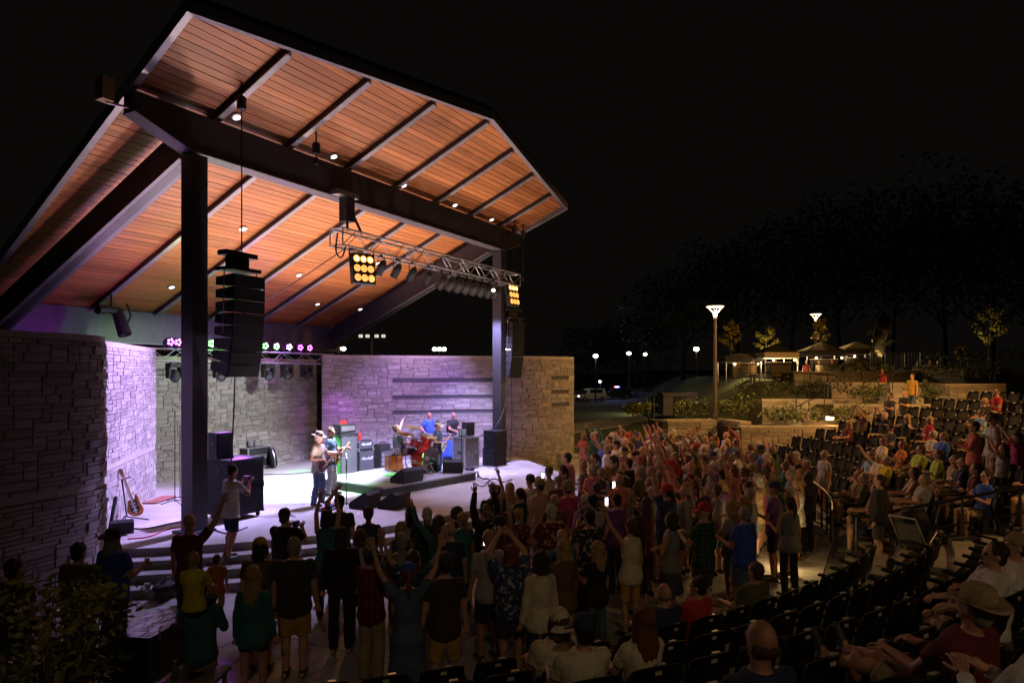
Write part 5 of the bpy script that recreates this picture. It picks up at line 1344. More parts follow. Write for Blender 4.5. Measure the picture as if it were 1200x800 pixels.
N('woman in white vest and mustard shorts with her left arm thrown up', 739, 617, build='woman', arms=('vee', 'down'), shirt=('cream', 'tank'), bottom=('shorts', 'mustard'), hair=('short', 'brown'))
N('woman in grey vest with arms folded and shiny dark hair, facing left', 786, 609, face=V((2, -4, 0)), build='woman', arms=('cross', 'cross'), shirt=('grey', 'tank'), bottom=('skirt', 'charcoal'), hair=('bob', 'dark brown'))
N('woman with long dark hair in grey green tee and tan trousers', 820, 592, build='woman', shirt=('olive', 'short'), bottom=('trousers', 'khaki'), hair=('long', 'dark brown'), h=1.02)
N('man in wide floral black shirt standing in the middle of the crowd', 690, 606, build='stout', shirt=('floral black', 'short'), bottom=('trousers', 'black'), hair=('crop', 'black'), h=1.03)
N('woman in maroon dress left of the woman with folded arms', 757, 590, build='woman', arms=('clap', 'down'), shirt=('maroon', 'short'), hem=.36, bottom=None, hair=('long', 'brown'))
N('man in grey tee with a camouflage bag, grey hair, in profile', 878, 580, face=V((8, 4, 0)), shirt=('light grey', 'short'), bottom=('shorts', 'camouflage'), hair=('crop', 'grey'), arms=('cup', 'down'))
rt, F = N('person holding a bright phone up amid the dark crowd', 722, 586, arms=('down', 'phone'), shirt=('purple', 'short'), hair=('short', 'black'))
m_phone = glow('lit phone screen', (.95, .95, 1), 6)
def phone(lab, p, rz, lit=True):
    t = thing('phone', lab, 'phone', p, rz); at(t, 'case', G().box((0, .006, 0), (.075, .009, .15)), m_black)
    at(t, 'screen', G().box((0, -.0005, 0), (.068, .003, .14)), m_phone if lit else m_black)
hp = handpos(rt, F, 1)+V((0, 0, .10)); phone('lit phone screen glowing above the hands of a dancer', hp, rt.rotation_euler.z)
# aisle and front of the far block
q = GZ(966, 601, 0); N('man in light grey tee and salmon shorts walking at the aisle foot', 966, 533, -.0, face=V((7, -6, 0)), shirt=('light grey', 'short'), bottom=('shorts', 'salmon'), hair=('crop', 'grey'), legs='step', h=1.02)
N('large man all in black standing with his back to the camera by the aisle', 1030, 563, 0.0, build='stout', shirt=('black', 'long'), bottom=('shorts', 'charcoal'), hair=('crop', 'black'), h=1.06)
N('person in black leaning over a stroller at the aisle', 946, 560, 0, shirt=('black', 'long'), bottom=('trousers', 'black'), hair=('bob', 'black'), arms=('cup', 'down'), face=V((9, -7, 0)))
N('woman with dark ponytail and grey vest holding a cup near the path light', 925, 590, 0, build='woman', shirt=('grey', 'tank'), bottom=('trousers', 'black'), hair=('ponytail', 'dark brown'), arms=('cup', 'down'), face=V((9, -6, 0)))
N('woman in pink blouse and black trousers clapping in the far block', 1141, 500, 1.1, build='woman', arms=('clap', 'clap'), shirt=('coral', 'long'), bottom=('trousers', 'black'), hair=('short', 'brown'))
N('man in grey tee, cap and khaki shorts standing in the far block', 1163, 492, 1.1, shirt=('light grey', 'short'), bottom=('shorts', 'khaki'), hat=('cap', 'charcoal'), hair=('crop', 'grey'), h=1.04)
N('woman in magenta dress with both arms raised at the right edge', 1192, 513, .8, build='woman', arms=('claphi', 'claphi'), shirt=('magenta', 'short'), hem=.42, bottom=None, hair=('long', 'brown'))
N('man in dark tee with folded hands on the terrace stairs, left of a couple', 1043, 464, 1.45, arms=('clap', 'cross'), shirt=('charcoal', 'short'), bottom=('shorts', 'khaki'))
N('man in black printed tee on the terrace stairs, right of a couple', 1060, 461, 1.45, arms=('cup', 'down'), shirt=('black', 'short'), bottom=('trousers', 'denim blue'), hair=('short', 'blond'))
N('man in yellow shirt and jeans on the upper stair between stone walls', 1069, 432+9, 2.12, shirt=('mustard', 'short'), bottom=('trousers', 'denim blue'))
def NP(label, u, v, d_, hh=1.63, **k):   # by depth, where head height is near the horizon
    p = PX(u, v, d_)-V((0, 0, hh*k.get('h', 1))); return person(label, p, k.pop('face', None), legs=k.pop('legs', 'stand'), **k)
NP('person in red top by the upper terrace plants, left of the yellow shirted man', 1034, 434, 37, shirt=('red', 'short'), build='woman', hair=('long', 'brown'))
NP('man in black sitting out on the topmost wall near the right edge', 1168, 428, 40.5, 1.2, legs='sit', shirt=('black', 'short'), arms=('lap', 'lap'))
# seated in the far block
seatd = [('woman in black vest with arms spread along the seat backs', 1065, 491, 1.9, 'woman', ('sideout', 'sideout'), ('black', 'tank'), ('long', 'blond'), None),
 ('man in lime tee with a pale emblem, arms on knees', 1070, 519, 1.05, 'stout', ('lap', 'lap'), ('lime green', 'short'), ('short', 'dark brown'), None),
 ('child in lime green wrap beside the man in lime tee', 1094, 526, 1.05, 'slim', ('cross', 'cross'), ('lime green', 'long'), ('short', 'brown'), None),
 ('man in tan printed tee reclining at the front of the far block', 1110, 533, .85, 'man', ('lap', 'down'), ('tan', 'short'), ('crop', 'grey'), None),
 ('man in yellow tee seen from behind the big man in black', 1030, 540, .55, 'man', ('lap', 'lap'), ('yellow', 'short'), ('crop', 'grey'), None),
 ('shirtless looking child in peach top at the front rail', 1064, 556, .3, 'slim', ('lap', 'lap'), ('tan', 'tank'), ('bob', 'brown'), None),
 ('man in dark tee with an arm bent, third row of the far block', 1045, 507, 1.4, 'man', ('cross', 'cross'), ('charcoal', 'short'), ('short', 'brown'), ('cap', 'black')),
 ('woman in pale top sitting left of the man in lime', 1026, 512, 1.3, 'woman', ('clap', 'clap'), ('cream', 'short'), ('bob', 'brown'), None),
 ('man clapping in sky blue tee beside the yellow tee', 1012, 535, .7, 'man', ('claphi', 'clap'), ('sky blue', 'short'), ('short', 'brown'), None),
 ('woman with crossed legs in khaki at the left of the far block', 1000, 548, .55, 'woman', ('lap', 'lap'), ('khaki', 'short'), ('long', 'blond'), None),
 ('man in black tee sitting high in the far block', 1142, 471, 2.45, 'man', ('lap', 'cross'), ('black', 'short'), ('crop', 'blond'), None),
 ('woman in red top sitting high in the far block', 1170, 464, 2.6, 'woman', ('cross', 'lap'), ('red', 'short'), ('short', 'black'), None),
 ('woman in orange tee between two men in the far block', 1054, 524, 1.0, 'woman', ('clap', 'clap'), ('orange', 'short'), ('ponytail', 'brown'), None),
 ('bearded man in blue tee at the right end of the far front row', 1104, 522, 1.2, 'stout', ('lap', 'lap'), ('blue', 'short'), ('crop', 'brown'), None)]
# snap seated people to tier seats of the far block
def tier_z(p):
    r_ = hypot(p.x-CT.x, p.y-CT.y); k = max(0, min(11, int((r_-R0+.5)/DR))); return DZ*(k+.5)
def seat_person(label, u, v, build, arms, shirt, hair, hat, blk='far', bottom=('shorts', 'khaki'), legs='sit', **k):
    best = None
    for d_, kk, b_, a, p in seatlist:
        if b_ != blk or (kk, round(a, 2)) in TAKEN: continue
        uu, vv = proj(p+V((0, 0, 1.2*k.get('h', 1)))); e = hypot(uu-u, vv-v)
        if best is None or e < best[0]: best = (e, kk, a, p)
    _, kk, a, p = best; TAKEN.add((kk, round(a, 2)))
    inw = V((CT.x-p.x, CT.y-p.y, 0)).normalized()
    return person(label, p+inw*(-.05), None if 'face' not in k else k.pop('face'), build, arms, legs, k.pop('lean', -.08), k.pop('tilt', 0), k.pop('turn', 0), shirt, .80, bottom, hair, hat, **k)
TAKEN = set(); HSEAT = {'man': [('short', 'brown'), ('crop', 'grey'), ('short', 'black'), ('crop', 'white')], 'woman': [('long', 'brown'), ('bob', 'grey'), ('bob', 'blond'), ('long', 'blond'), ('ponytail', 'dark brown')]}
for lab, u, v, z, b_, ar, sh, ha, ht in seatd: seat_person(lab, u, v, b_, ar, sh, ha, ht)
rs = random.Random(77); k_ = 0
for d_, kk, b_, a, p in sorted(seatlist[:298], key=lambda q: rs.random()):
    if b_ != 'far' or kk > 5 or (kk, round(a, 2)) in TAKEN: continue
    u_, v_ = proj(p+V((0, 0, 1.2)))
    if not (985 < u_ < 1205) or rs.random() > .75 - .09*kk: continue
    sc = rs.choice(['charcoal', 'grey', 'navy', 'teal', 'brown', 'maroon', 'cream', 'black', 'sky blue', 'red', 'olive', 'coral', 'tan', 'striped navy']); sx = rs.choice(('man', 'woman', 'stout')); nm = 'woman' if sx == 'woman' else 'man'
    ar, tx = rs.choice(((('lap', 'lap'), 'hands in lap'), (('clap', 'clap'), 'clapping'), (('cross', 'cross'), 'arms folded'), (('cup', 'lap'), 'holding a cup'), (('claphi', 'claphi'), 'clapping overhead')))
    hr = rs.choice(HSEAT[nm]); lab = 'seated %s in %s top, %s %s hair, %s, far %s row' % (nm, sc, hr[0], hr[1], tx, ORD[kk])
    if lab in USED: continue
    USED.add(lab); k_ += 1; TAKEN.add((kk, round(a, 2))); inw = V((CT.x-p.x, CT.y-p.y, 0)).normalized()
    person(lab, p-inw*.05, None, sx, ar, 'sit', -.08, 0, 0, (sc, 'short'), .80, ('shorts', rs.choice(('khaki', 'navy', 'charcoal'))), hr, None, group='people seated in the far block')
    if k_ >= 15: break
# seated in the near block, seen from behind
seat_person('person in white tee with printed back and cream cap in the near front row', 641, 727, 'stout', ('lap', 'lap'), ('cream', 'short'), ('bob', 'brown'), ('backcap', 'cream'), 'near')
seat_person('person in white tee and dark blue cap in the near front row', 688, 722, 'man', ('lap', 'lap'), ('cream', 'short'), ('crop', 'black'), ('cap', 'navy'), 'near')
seat_person('woman with long brown hair in a cream top in the near front row', 742, 711, 'woman', ('lap', 'lap'), ('cream', 'short'), ('long', 'auburn'), None, 'near')
seat_person('bald man in navy tee between the long haired woman and the red shirt', 776, 695, 'stout', ('lap', 'lap'), ('navy', 'short'), ('ring', 'grey'), None, 'near')
seat_person('man in red tee with short dark hair in the near front row', 816, 684, 'man', ('lap', 'lap'), ('red', 'short'), ('short', 'black'), None, 'near', turn=.5)
seat_person('man in olive grey tee with brown hair sitting at the row end', 861, 662, 'stout', ('lap', 'lap'), ('olive', 'short'), ('short', 'brown'), None, 'near')
seat_person('bald head with a grey fringe just above the bottom edge', 868, 784, 'man', ('lap', 'lap'), ('navy', 'short'), ('ring', 'brown'), None, 'near', skin=1)
seat_person('man in tan brimmed hat and maroon tee lounging with his feet on a seat back', 1108, 680, 'stout', ('lap', 'lap'), ('maroon', 'short'), ('crop', 'grey'), ('brim', 'tan'), 'near', legs='situp', lean=-.25, skin=2, tilt=.1, face=V((1.5, -5, 0)))
seat_person('man in white tee and glasses turning left behind the hatted man', 1150, 650, 'stout', ('lap', 'lap'), ('white', 'short'), ('short', 'dark brown'), None, 'near', face=V((-3, -6, 0)))
seat_person('man in white tee and tan cap at the right edge', 1180, 640, 'man', ('cup', 'lap'), ('white', 'short'), ('crop', 'brown'), ('cap', 'tan'), 'near', face=V((-3, -4, 0)))
seat_person('person in white long sleeves clapping at the bottom right corner', 1195, 715, 'man', ('clap', 'clap'), ('white', 'long'), ('short', 'brown'), None, 'near')
seat_person('woman in blue tee with dark hair looking left at the right edge', 1178, 597, 'woman', ('cup', 'lap'), ('blue', 'short'), ('ponytail', 'dark brown'), None, 'far', face=V((-2, -2, 0)))
seat_person('man in blue shirt just behind the near right seats', 1192, 622, 'stout', ('lap', 'cup'), ('blue', 'short'), ('crop', 'black'), None, 'far', face=V((-2, -3, 0)))
# stroller by the aisle
p = GZ(1072, 668, .3); t = thing('stroller', 'black and white folding stroller parked at the aisle by the lounging man', 'stroller', (p.x, p.y, .30), R(60))
g = G()
for sx in (-1, 1): g.tube([(sx*.24, -.4, .12), (sx*.24, .1, .55), (sx*.24, .42, 1.02)], .016, 6); g.tube([(sx*.24, .35, .1), (sx*.24, -.05, .55), (sx*.22, -.3, .7)], .016, 6)
g.tube([(-.24, .42, 1.02), (.24, .42, 1.02)], .018, 6); at(t, 'frame', g, m_alu)
at(t, 'seat', G().box((0, .02, .48), (.42, .40, .05), MX.Rotation(.2, 3, 'X')), m_tolex); at(t, 'back', G().box((0, .2, .72), (.38, .05, .4), MX.Rotation(-.35, 3, 'X')), patterned('black grey stripes', (.02, .02, .02), (.2, .2, .2), 'stripe', 7)); 
g = G(); g.ell((0, .06, .98), (.23, .30, .16), 12, 8); at(t, 'hood', g, m_tolex)
for sx in (-1, 1):
    for y in (-.4, .35): at(t, 'wheel', G().lathe([(0, -.02), (.11, -.02), (.11, .02), (0, .02)], 14, MX.Translation((sx*.25, y, .11)) @ MX.Rotation(R(90), 4, 'Y')), m_black)
# ------------------------------------------------------------------ the rest of the crowd on the pit floor
rn = random.Random(21)
POLY = [(398, 632), (425, 600), (470, 592), (560, 580), (588, 572), (610, 545), (640, 528), (680, 510), (740, 505), (850, 508), (918, 512), (968, 520), (972, 560), (930, 590), (880, 625), (835, 632), (740, 655), (660, 668), (560, 672), (470, 662)]
def inpoly(x, y):
    c = False; n = len(POLY)
    for i in range(n):
        a, b = POLY[i], POLY[(i+1) % n]
        if (a[1] > y) != (b[1] > y) and x < (b[0]-a[0])*(y-a[1])/(b[1]-a[1])+a[0]: c = not c
    return c
PASTEL = ['charcoal', 'grey', 'light grey', 'white', 'navy', 'blue', 'sky blue', 'teal', 'dark green', 'olive', 'red', 'maroon', 'pink', 'coral', 'purple', 'lavender', 'brown', 'tan', 'black', 'cream', 'magenta', 'charcoal', 'navy', 'grey', 'floral red', 'floral blue', 'striped white', 'striped navy', 'blue plaid', 'green plaid', 'red plaid', 'striped red', 'denim blue', 'salmon', 'brown', 'black']
POSES = [(('down', 'down'), 'arms down'), (('clap', 'clap'), 'clapping low'), (('claphi', 'claphi'), 'clapping overhead'), (('high', 'high'), 'both hands high'), (('vee', 'vee'), 'arms in vee'),
         (('down', 'high'), 'right hand up'), (('vee', 'down'), 'left hand up'), (('cross', 'cross'), 'arms folded'), (('down', 'phone'), 'holding up a phone'), (('cup', 'down'), 'holding a drink'), (('hip', 'down'), 'hand on hip')]
PW = [26, 17, 7, 3, 2, 5, 4, 7, 2, 8, 8]
OCC = [V((o.location.x, o.location.y, 0)) for o in PEOPLE]
BOT = [('shorts', 'khaki'), ('trousers', 'denim blue'), ('shorts', 'charcoal'), ('trousers', 'black'), ('shorts', 'navy'), ('trousers', 'khaki'), ('shorts', 'light grey'), ('shorts', 'denim blue')]
HS = {'man': [('short', 'brown'), ('short', 'black'), ('crop', 'grey'), ('crop', 'brown'), ('bald', ''), ('ring', 'grey'), ('short', 'grey'), ('crop', 'white'), ('short', 'dark brown')],
      'woman': [('long', 'brown'), ('long', 'blond'), ('bob', 'brown'), ('bob', 'grey'), ('ponytail', 'dark brown'), ('bob', 'blond'), ('long', 'dark brown'), ('curly', 'brown'), ('bob', 'white'), ('ponytail', 'blond')]}
def zone(u, v):
    a = 'left crowd' if u < 560 else 'middle crowd' if u < 760 else 'right crowd'
    b = 'stage side' if (v < 560 and u < 700) else 'far' if v < 530 else 'near' if v > 610 else ''
    return (b+' ' if b else '')+a
cand = []
for i in range(-40, 40):
    for j in range(-40, 40):
        cand.append((6.1+.64*i+(j % 2)*.35+rn.uniform(-.2, .2), -6+.60*j+rn.uniform(-.2, .2)))
cnt = 0; rn.shuffle(cand)
for x, y in cand:
    P = V((x, y, 0)); d_ = depth(P)
    if d_ < 6 or hypot(x-ST.x, y-ST.y) < SR+1.5 or hypot(x-CT.x, y-CT.y) > (13.3 if d_ < 19 else 19): continue
    if hypot(x-CT.x, y-CT.y) > 13.3 and -90-30 < math.degrees(atan2(y-CT.y, x-CT.x)) < -30 and hz(P) < .5 and math.degrees(atan2(y-CT.y, x-CT.x)) < FAR[1]-360-0: continue
    u, v = proj((x, y, 1.6))
    if not inpoly(u, v): continue
    if any((q-P).length < .49 for q in OCC): continue
    if cnt >= 292: break
    OCC.append(P); cnt += 1
    sex = rn.choice(('man', 'woman')); build = 'woman' if sex == 'woman' else rn.choice(('man', 'man', 'stout', 'slim'))
    pi_ = rn.choices(range(len(POSES)), PW)[0]
    if v < 530 and u < 780 and rn.random() < .22: pi_ = rn.choice((2, 3, 4, 5))
    arms, ptxt = POSES[pi_]
    for _ in range(60):
        sc = rn.choice(PASTEL); hr = rn.choice(HS[sex]); bt = rn.choice(BOT); ht = None
        slv = rn.choice(('short', 'short', 'short', 'tank' if sex == 'woman' else 'short', 'long'))
        dress = sex == 'woman' and rn.random() < .2
        if sex == 'man' and rn.random() < .3: ht = (rn.choice(('cap', 'cap', 'backcap')), rn.choice(('black', 'navy', 'white', 'red', 'khaki', 'olive', 'charcoal')))
        top = 'dress' if dress else {'short': 'tee', 'tank': 'vest', 'long': 'long sleeves'}[slv]
        htxt = ('%s cap' % ht[1]) if ht else ('bald head' if hr[0] == 'bald' else 'balding head' if hr[0] == 'ring' else '%s %s hair' % ({'crop': 'cropped', 'short': 'short', 'long': 'long', 'bob': 'bobbed', 'ponytail': 'tied', 'curly': 'curly'}[hr[0]], hr[1]))
        if d_ < 14 and sc in ('yellow', 'white', 'lime green', 'pink', 'sky blue') : continue
        lab = '%s in %s %s, %s, %s, %s' % (sex, sc, top, htxt, ptxt, zone(u, v))
        if lab not in USED and len(lab.split()) <= 16: break
    USED.add(lab)
    rt, F = person(lab, P, V((FOCUS.x+rn.uniform(-2, 2), FOCUS.y+rn.uniform(-1, 2), 0)), build, arms, 'stand', 0, 0, 0,
           (sc, slv), .42 if dress else rn.choice((.80, .80, .74)), None if dress else bt, hr if not ht or hr[0] in ('bald', 'ring') else ('crop', hr[1]) if sex == 'man' else hr, ht, skin=rn.choices((0, 1, 2, 3), (6, 3, 3, 1))[0],
           h=rn.uniform(.95, 1.06)*(.95 if sex == 'woman' else 1.02), w_=rn.uniform(.97, 1.06), group='crowd on the pit floor')
    if arms[1] == 'phone': phone('phone held up by the %s' % lab.split(', ')[0] + ', ' + zone(u, v), handpos(rt, F, 1)+V((0, 0, .06)), rt.rotation_euler.z, rn.random() < .6)
print('crowd', cnt, 'people', len(PEOPLE), 'meshes', len(MESH), sum(len(m.polygons) for m in MESH.values()))
# ------------------------------------------------------------------ plants
m_leaf = mat('dull green leaf', (.07, .10, .028), .6, 0, .4, 5, 0, .25)
m_leaf_d = mat('night shaded leaf', (.022, .032, .012), .7, 0, .4, 3, 0, .2)  # leaf colour darkened, night shade of unlit plants painted in
m_leaf_y = mat('lamplit yellow leaf', (.30, .27, .05), .6, 0, .35, 5, 0, .25)  # yellow and brightness of lamplight put into the leaf colour
m_bark = mat('grey bark', (.11, .085, .06), .9, 0, .3, 9, .5)
m_bark_d = mat('night shaded bark', (.03, .025, .018), .9, 0, .3, 9, .5)  # darkened copy of the bark, night shade painted in
def leaves(g, c, r_, n, s_, rn, shell=.35):
    for _ in range(n):
        d_ = V((rn.gauss(0, 1), rn.gauss(0, 1), rn.gauss(0, 1))).normalized(); p = c+V((d_.x*r_[0], d_.y*r_[1], d_.z*r_[2]))*(rn.uniform(shell, 1)**.6)
        a = V((rn.uniform(-1, 1), rn.uniform(-1, 1), rn.uniform(-.8, .6))).normalized(); b = a.orthogonal().normalized(); b = (MX.Rotation(rn.uniform(0, 6.3), 3, a) @ b)
        L = s_*rn.uniform(.6, 1.3); k = len(g.v); g.v += [tuple(p), tuple(p+a*L*.5+b*L*.28), tuple(p+a*L), tuple(p+a*L*.5-b*L*.28)]; g.f.append((k, k+1, k+2, k+3)); g.m.append(0)
def tree(name, label, base, h, spread, seed, leafm, sparse=False, group=None, trunk_r=.06, ls=.16, n=420):
    rn = random.Random(seed); base = V(base); t = thing(name, label, 'tree', base, 0, group)
    top = base+V((rn.uniform(-.05, .05)*h, rn.uniform(-.05, .05)*h, h*.86)); mid = (base+top)/2+V((rn.uniform(-.04, .04)*h, 0, 0))
    G().tube([base-V((0, 0, .6)), base, mid, top], [trunk_r*1.2, trunk_r, trunk_r*.6, trunk_r*.2], 8).obj('trunk', m_bark if sparse else m_bark_d, t)
    g = G(); lf = G(); nb = 9 if sparse else 14
    for k in range(nb):
        f = .28+.66*k/nb; o = base.lerp(mid, f*2) if f < .5 else mid.lerp(top, f*2-1)
        a = k*2.4+rn.uniform(-.4, .4); L = spread*(1.1-.75*f)*rn.uniform(.7, 1.2) if sparse else spread*rn.uniform(.7, 1.1)*(1.15-.6*abs(f-.5))
        e = o+V((cos(a)*L, sin(a)*L, L*rn.uniform(.45, .9))); g.tube([o, (o+e)/2+V((0, 0, .06*L)), e], [trunk_r*.35, trunk_r*.25, trunk_r*.08], 5)
        if sparse:
            for q in range(4): leaves(lf, o.lerp(e, .45+.18*q), (spread*.16,)*3, n//40, ls, rn, 0)
        else: leaves(lf, e, (spread*.62, spread*.62, spread*.5), n//nb, ls, rn)
    stuff(g.obj('branch', m_bark if sparse else m_bark_d, t)); stuff(lf.obj('crown', leafm, t)); return t
for u, v, d_, hp, sp, lab in ((857, 425, 46, 58, .9, 'thin young tree left of the white tent, dim yellow leaves'), (897, 424, 47, 46, .95, 'young tree with bright yellow green leaves rising behind the white tent'),
        (962, 418, 47, 54, 1.0, 'young lit tree in front of the far lamp post'), (1032, 425, 45, 46, 1.0, 'young lit tree right of the feather banner'),
        (1158, 428, 42, 80, 1.25, 'tall sparse young tree near the right edge'), (1126, 430, 42, 27, .7, 'short round topped sapling above the topmost wall')):
    p = PX(u, v, d_); tree('young_tree', lab, p, hp/800*d_, sp, u, m_leaf_y, True, 'young trees around the tents', .05, .17, 560)
    q = Wp((u-600)/800*(d_-1.6), d_-1.6); q.z = p.z+.25
    if u in (897, 962, 1032, 1158): lamp('SPOT', 'added_tree_uplight', q, p+V((0, 0, hp/800*d_*.7)), {1158: 120, 1032: 60}.get(u, 190), (1, .72, .25), .05, 60, .6)  # uplight added without a fixture to brighten the young tree
rn = random.Random(4)
for i, (u, d_, h, sp) in enumerate(((800, 90, 13, 5.5), (865, 84, 16, 6.5), (925, 92, 20, 7.5), (985, 80, 17, 7), (1045, 88, 24, 8.5), (1110, 78, 20, 8), (1165, 86, 19, 8), (1215, 72, 17, 7), (745, 120, 13, 5.5), (700, 140, 11, 5))):
    p = Wp((u-600)/800*d_, d_); p.z = hz(p)-.2
    tree('dark_tree', 'tall dark tree %s' % ['behind the lawn steps', 'behind the tall lamp post', 'behind the left tent', 'behind the far lamp post', 'behind the feather banner, the tallest of them', 'behind the barrier', 'behind the sparse sapling', 'at the right edge of the wood', 'beyond the parked cars on the right', 'beyond the police car'][i], p, h, sp, i+50, m_leaf_d, False, 'dark wood behind the tents', .28, .62, 2600)
def shrub(label, p, r_, seed, m, n=90, ls=.16):
    rn = random.Random(seed); p = V(p); t = thing('shrub', label, 'shrub', p, 0, 'shrubs on the terraces')
    g = G()
    for k in range(5): a = k*1.3; g.tube([p, p+V((cos(a)*r_*.5, sin(a)*r_*.5, r_*.7))], .012, 5)
    stuff(g.obj('stem', m_bark, t)); lf = G(); leaves(lf, p+V((0, 0, r_*.62)), (r_, r_, r_*.62), n, ls, rn, .1); stuff(lf.obj('foliage', m, t))
k = 0
for lab, lst, m in (('low shrub in the bed by the tall lamp post', ((800, 488, 31), (815, 487, 31), (850, 484, 32), (862, 488, 30), (873, 484, 31)), m_leaf),
        ('shrub above the long low wall', ((905, 494, 30), (920, 496, 29.5), (935, 494, 30), (958, 494, 29.5), (990, 494, 29.5), (1003, 495, 29.5)), m_leaf),
        ('dark shrub under the left tent', ((870, 462, 36), (900, 463, 35), (920, 462, 35), (940, 462, 35), (958, 460, 35), (985, 462, 34)), m_leaf_d),
        ('shrub in the bed above the bent wall', ((1010, 468, 31.5), (1025, 468, 31.5), (1075, 468, 31), (1090, 469, 31)), m_leaf),
        ('shrub along the upper walls', ((985, 442, 37.5), (1005, 442, 37.5), (1040, 441, 37.5), (1085, 442, 37), (1100, 441, 36.5), (1120, 441, 36), (1140, 442, 36), (1160, 441, 36)), m_leaf),
        ('dark plant along the topmost wall', ((1100, 424, 44), (1140, 424, 44), (1180, 424, 44), (1200, 423, 44), (1090, 424, 45), (1215, 424, 44)), m_leaf_d)):
    for i, (u, v, d_) in enumerate(lst):
        k += 1; p = PX(u, v, d_); p.z = max(p.z, hz(p)-.1); shrub(lab + ', %s from the left' % ORD[i], p, .55+.12*(k % 3), k, m, 110, .17)
# lit planter and strip of path out on the lawn
m_gravelp = mat('pale path', (.26, .25, .2), .9, 0, .15, 2)
g = G(); b0 = [GZ(u, v, .0) for u, v in ((665, 497), (735, 489), (795, 478), (800, 485), (740, 497), (670, 507))]
struct(G().prism([(p.x, p.y) for p in b0], -.05, .02).obj('path', m_gravelp))
for i, (u, v, d_) in enumerate(((742, 474, 62), (752, 473, 63), (760, 473, 64), (748, 476, 61))):
    p = PX(u, v, d_); p.z = .05; shrub('lit yellow green plant in the planter out on the lawn, %s of four' % ORD[i], p, 1.0, 90+i, m_leaf_y, 170, .3)
def glowlamp(label, u, v, d_, s_, col, e, pole=None, name='lamp_post', watts=0, cat='lamp post', group='distant lamps'):
    p = PX(u, v, d_); t = thing(name, label, cat, p, 0, group); m = glow('far lamp %s %g' % (str(col), e), col, e)
    G().ell(p, (s_, s_, s_*.8), 10, 6).obj('bulb', m, t)
    if pole is not None: G().tube([V((p.x, p.y, pole)), p+V((0, 0, s_*.8))], .09, 6).obj('pole', m_black, t); G().lathe([(0, s_), (s_*1.5, s_*.8), (0, s_*1.3)], 10, MX.Translation(p)).obj('hood', m_black, t)
    if watts: lamp('POINT', 'far_lamp_glow', p-V((ca, sa, 0))*.4, None, watts, col, .2)
W1 = (1, .93, .78)
for u, v, d_, s_, lab, w_ in ((698, 417, 95, .34, 'distant lamp on a pole above the police car lot, leftmost', 160), (737, 414, 105, .34, 'distant lamp left of the lit lawn planter', 0), (756, 415, 110, .3, 'distant dim lamp right beside another above the lawn', 0), (816, 409, 75, .3, 'distant lamp just left of the tall lamp post', 40), (703, 447, 100, .2, 'low lamp by the parked vehicles', 0)):
    glowlamp(lab, u, v, d_, s_, W1, 14, 0, watts=w_)
p = GZ(749, 484, .0); t = thing('path_light', 'low bollard lamp lighting the planter on the lawn', 'path light', p)
G().lathe([(.1, 0), (.1, .9), (.16, .95), (.0, 1.0)], 8, MX.Translation(p)).obj('bollard', m_black, t); G().lathe([(.11, .6), (.13, .6), (.13, .88), (.11, .88)], 8, MX.Translation(p)).obj('lens', m_steplight, t)
lamp('POINT', 'planter_glow', p+V((-.4, 0, 1.6)), None, 350, (1, .9, .4), .2)
p = GZ(772, 496, .0); t = thing('path_light', 'bright low lamp at the foot of the dark lawn stand', 'path light', p)
G().box(p+V((0, 0, .3)), (.3, .3, .6), rotz(A)).obj('housing', m_black, t); G().box(p+V((-ca*.16, -sa*.16, .38)), (.02, .22, .3), rotz(A)).obj('lens', glow('white lamp lens', (1, .95, .8), 10), t)
b = PX(775, 490, 52); b.z = 0.0; t = thing('equipment_rack', 'dark rack of gear with silver edges standing on the lawn path', 'equipment rack', b, A)
for i in range(3): at(t, 'shelf', G().box((0, 0, .4+.75*i), (1.0, 1.3, .5)), m_tolex)
for sx in (-1, 1): at(t, 'post', G().box((-.52, sx*.66, 1.1), (.06, .06, 2.2)), m_alu)
b = PX(793, 480, 50); b.z = hz(b); t = thing('storage_shed', 'dark low shed at the edge of the lawn beside the lamp post wall', 'shed', b, A)
at(t, 'wall', G().box((0, 0, .75), (2.0, 2.4, 1.5)), m_steel); at(t, 'roof', G().box((0, 0, 1.56), (2.2, 2.6, .1)), m_steel); at(t, 'door', G().box((-1.01, 0, .7), (.03, 1.0, 1.3)), m_tolex)
# far-off stadium lights seen above the stage walls
for u, v, lab in ((397, 408.5, 'pair of white floodlights far behind the gap in the stage walls'), (515, 409, 'pair of white floodlights far behind the middle of the right stage wall'), (590, 408.5, 'pair of white floodlights far behind the right post')):
    p = PX(u, v, 130); t = thing('floodlight', lab, 'floodlight', p, 0, 'far floodlights'); rr = V((sa, -ca, 0))
    for k in (-1, 0, 1): G().ell(p+rr*.9*k, (.48, .48, .36), 10, 6).obj('lamp', glow('floodlight glow', (1, .95, .75), 10), t)
    G().tube([V((p.x, p.y, 0)), p], .12, 6).obj('pole', m_black, t); G().beam(p-rr*1.5-V((0, 0, .4)), p+rr*1.5-V((0, 0, .4)), .12, .12).obj('crossarm', m_black, t)
p = PX(436, 396, 120); t = thing('floodlight', 'unlit floodlight mast behind the left end of the right stage wall', 'floodlight', p, 0, 'far floodlights'); rr = V((sa, -ca, 0))
G().tube([V((p.x, p.y, 0)), p], .14, 6).obj('pole', m_pole, t); G().beam(p-rr*2, p+rr*2, .15, .15).obj('crossarm', m_pole, t)
for k in (-2, -.8, .8, 2): G().box(p+rr*k+V((0, 0, .35)), (.5, .5, .5)).obj('lamp', glow('faint lamp', (1, .95, .8), .7), t)  # faint glow put into lamps that are unlit
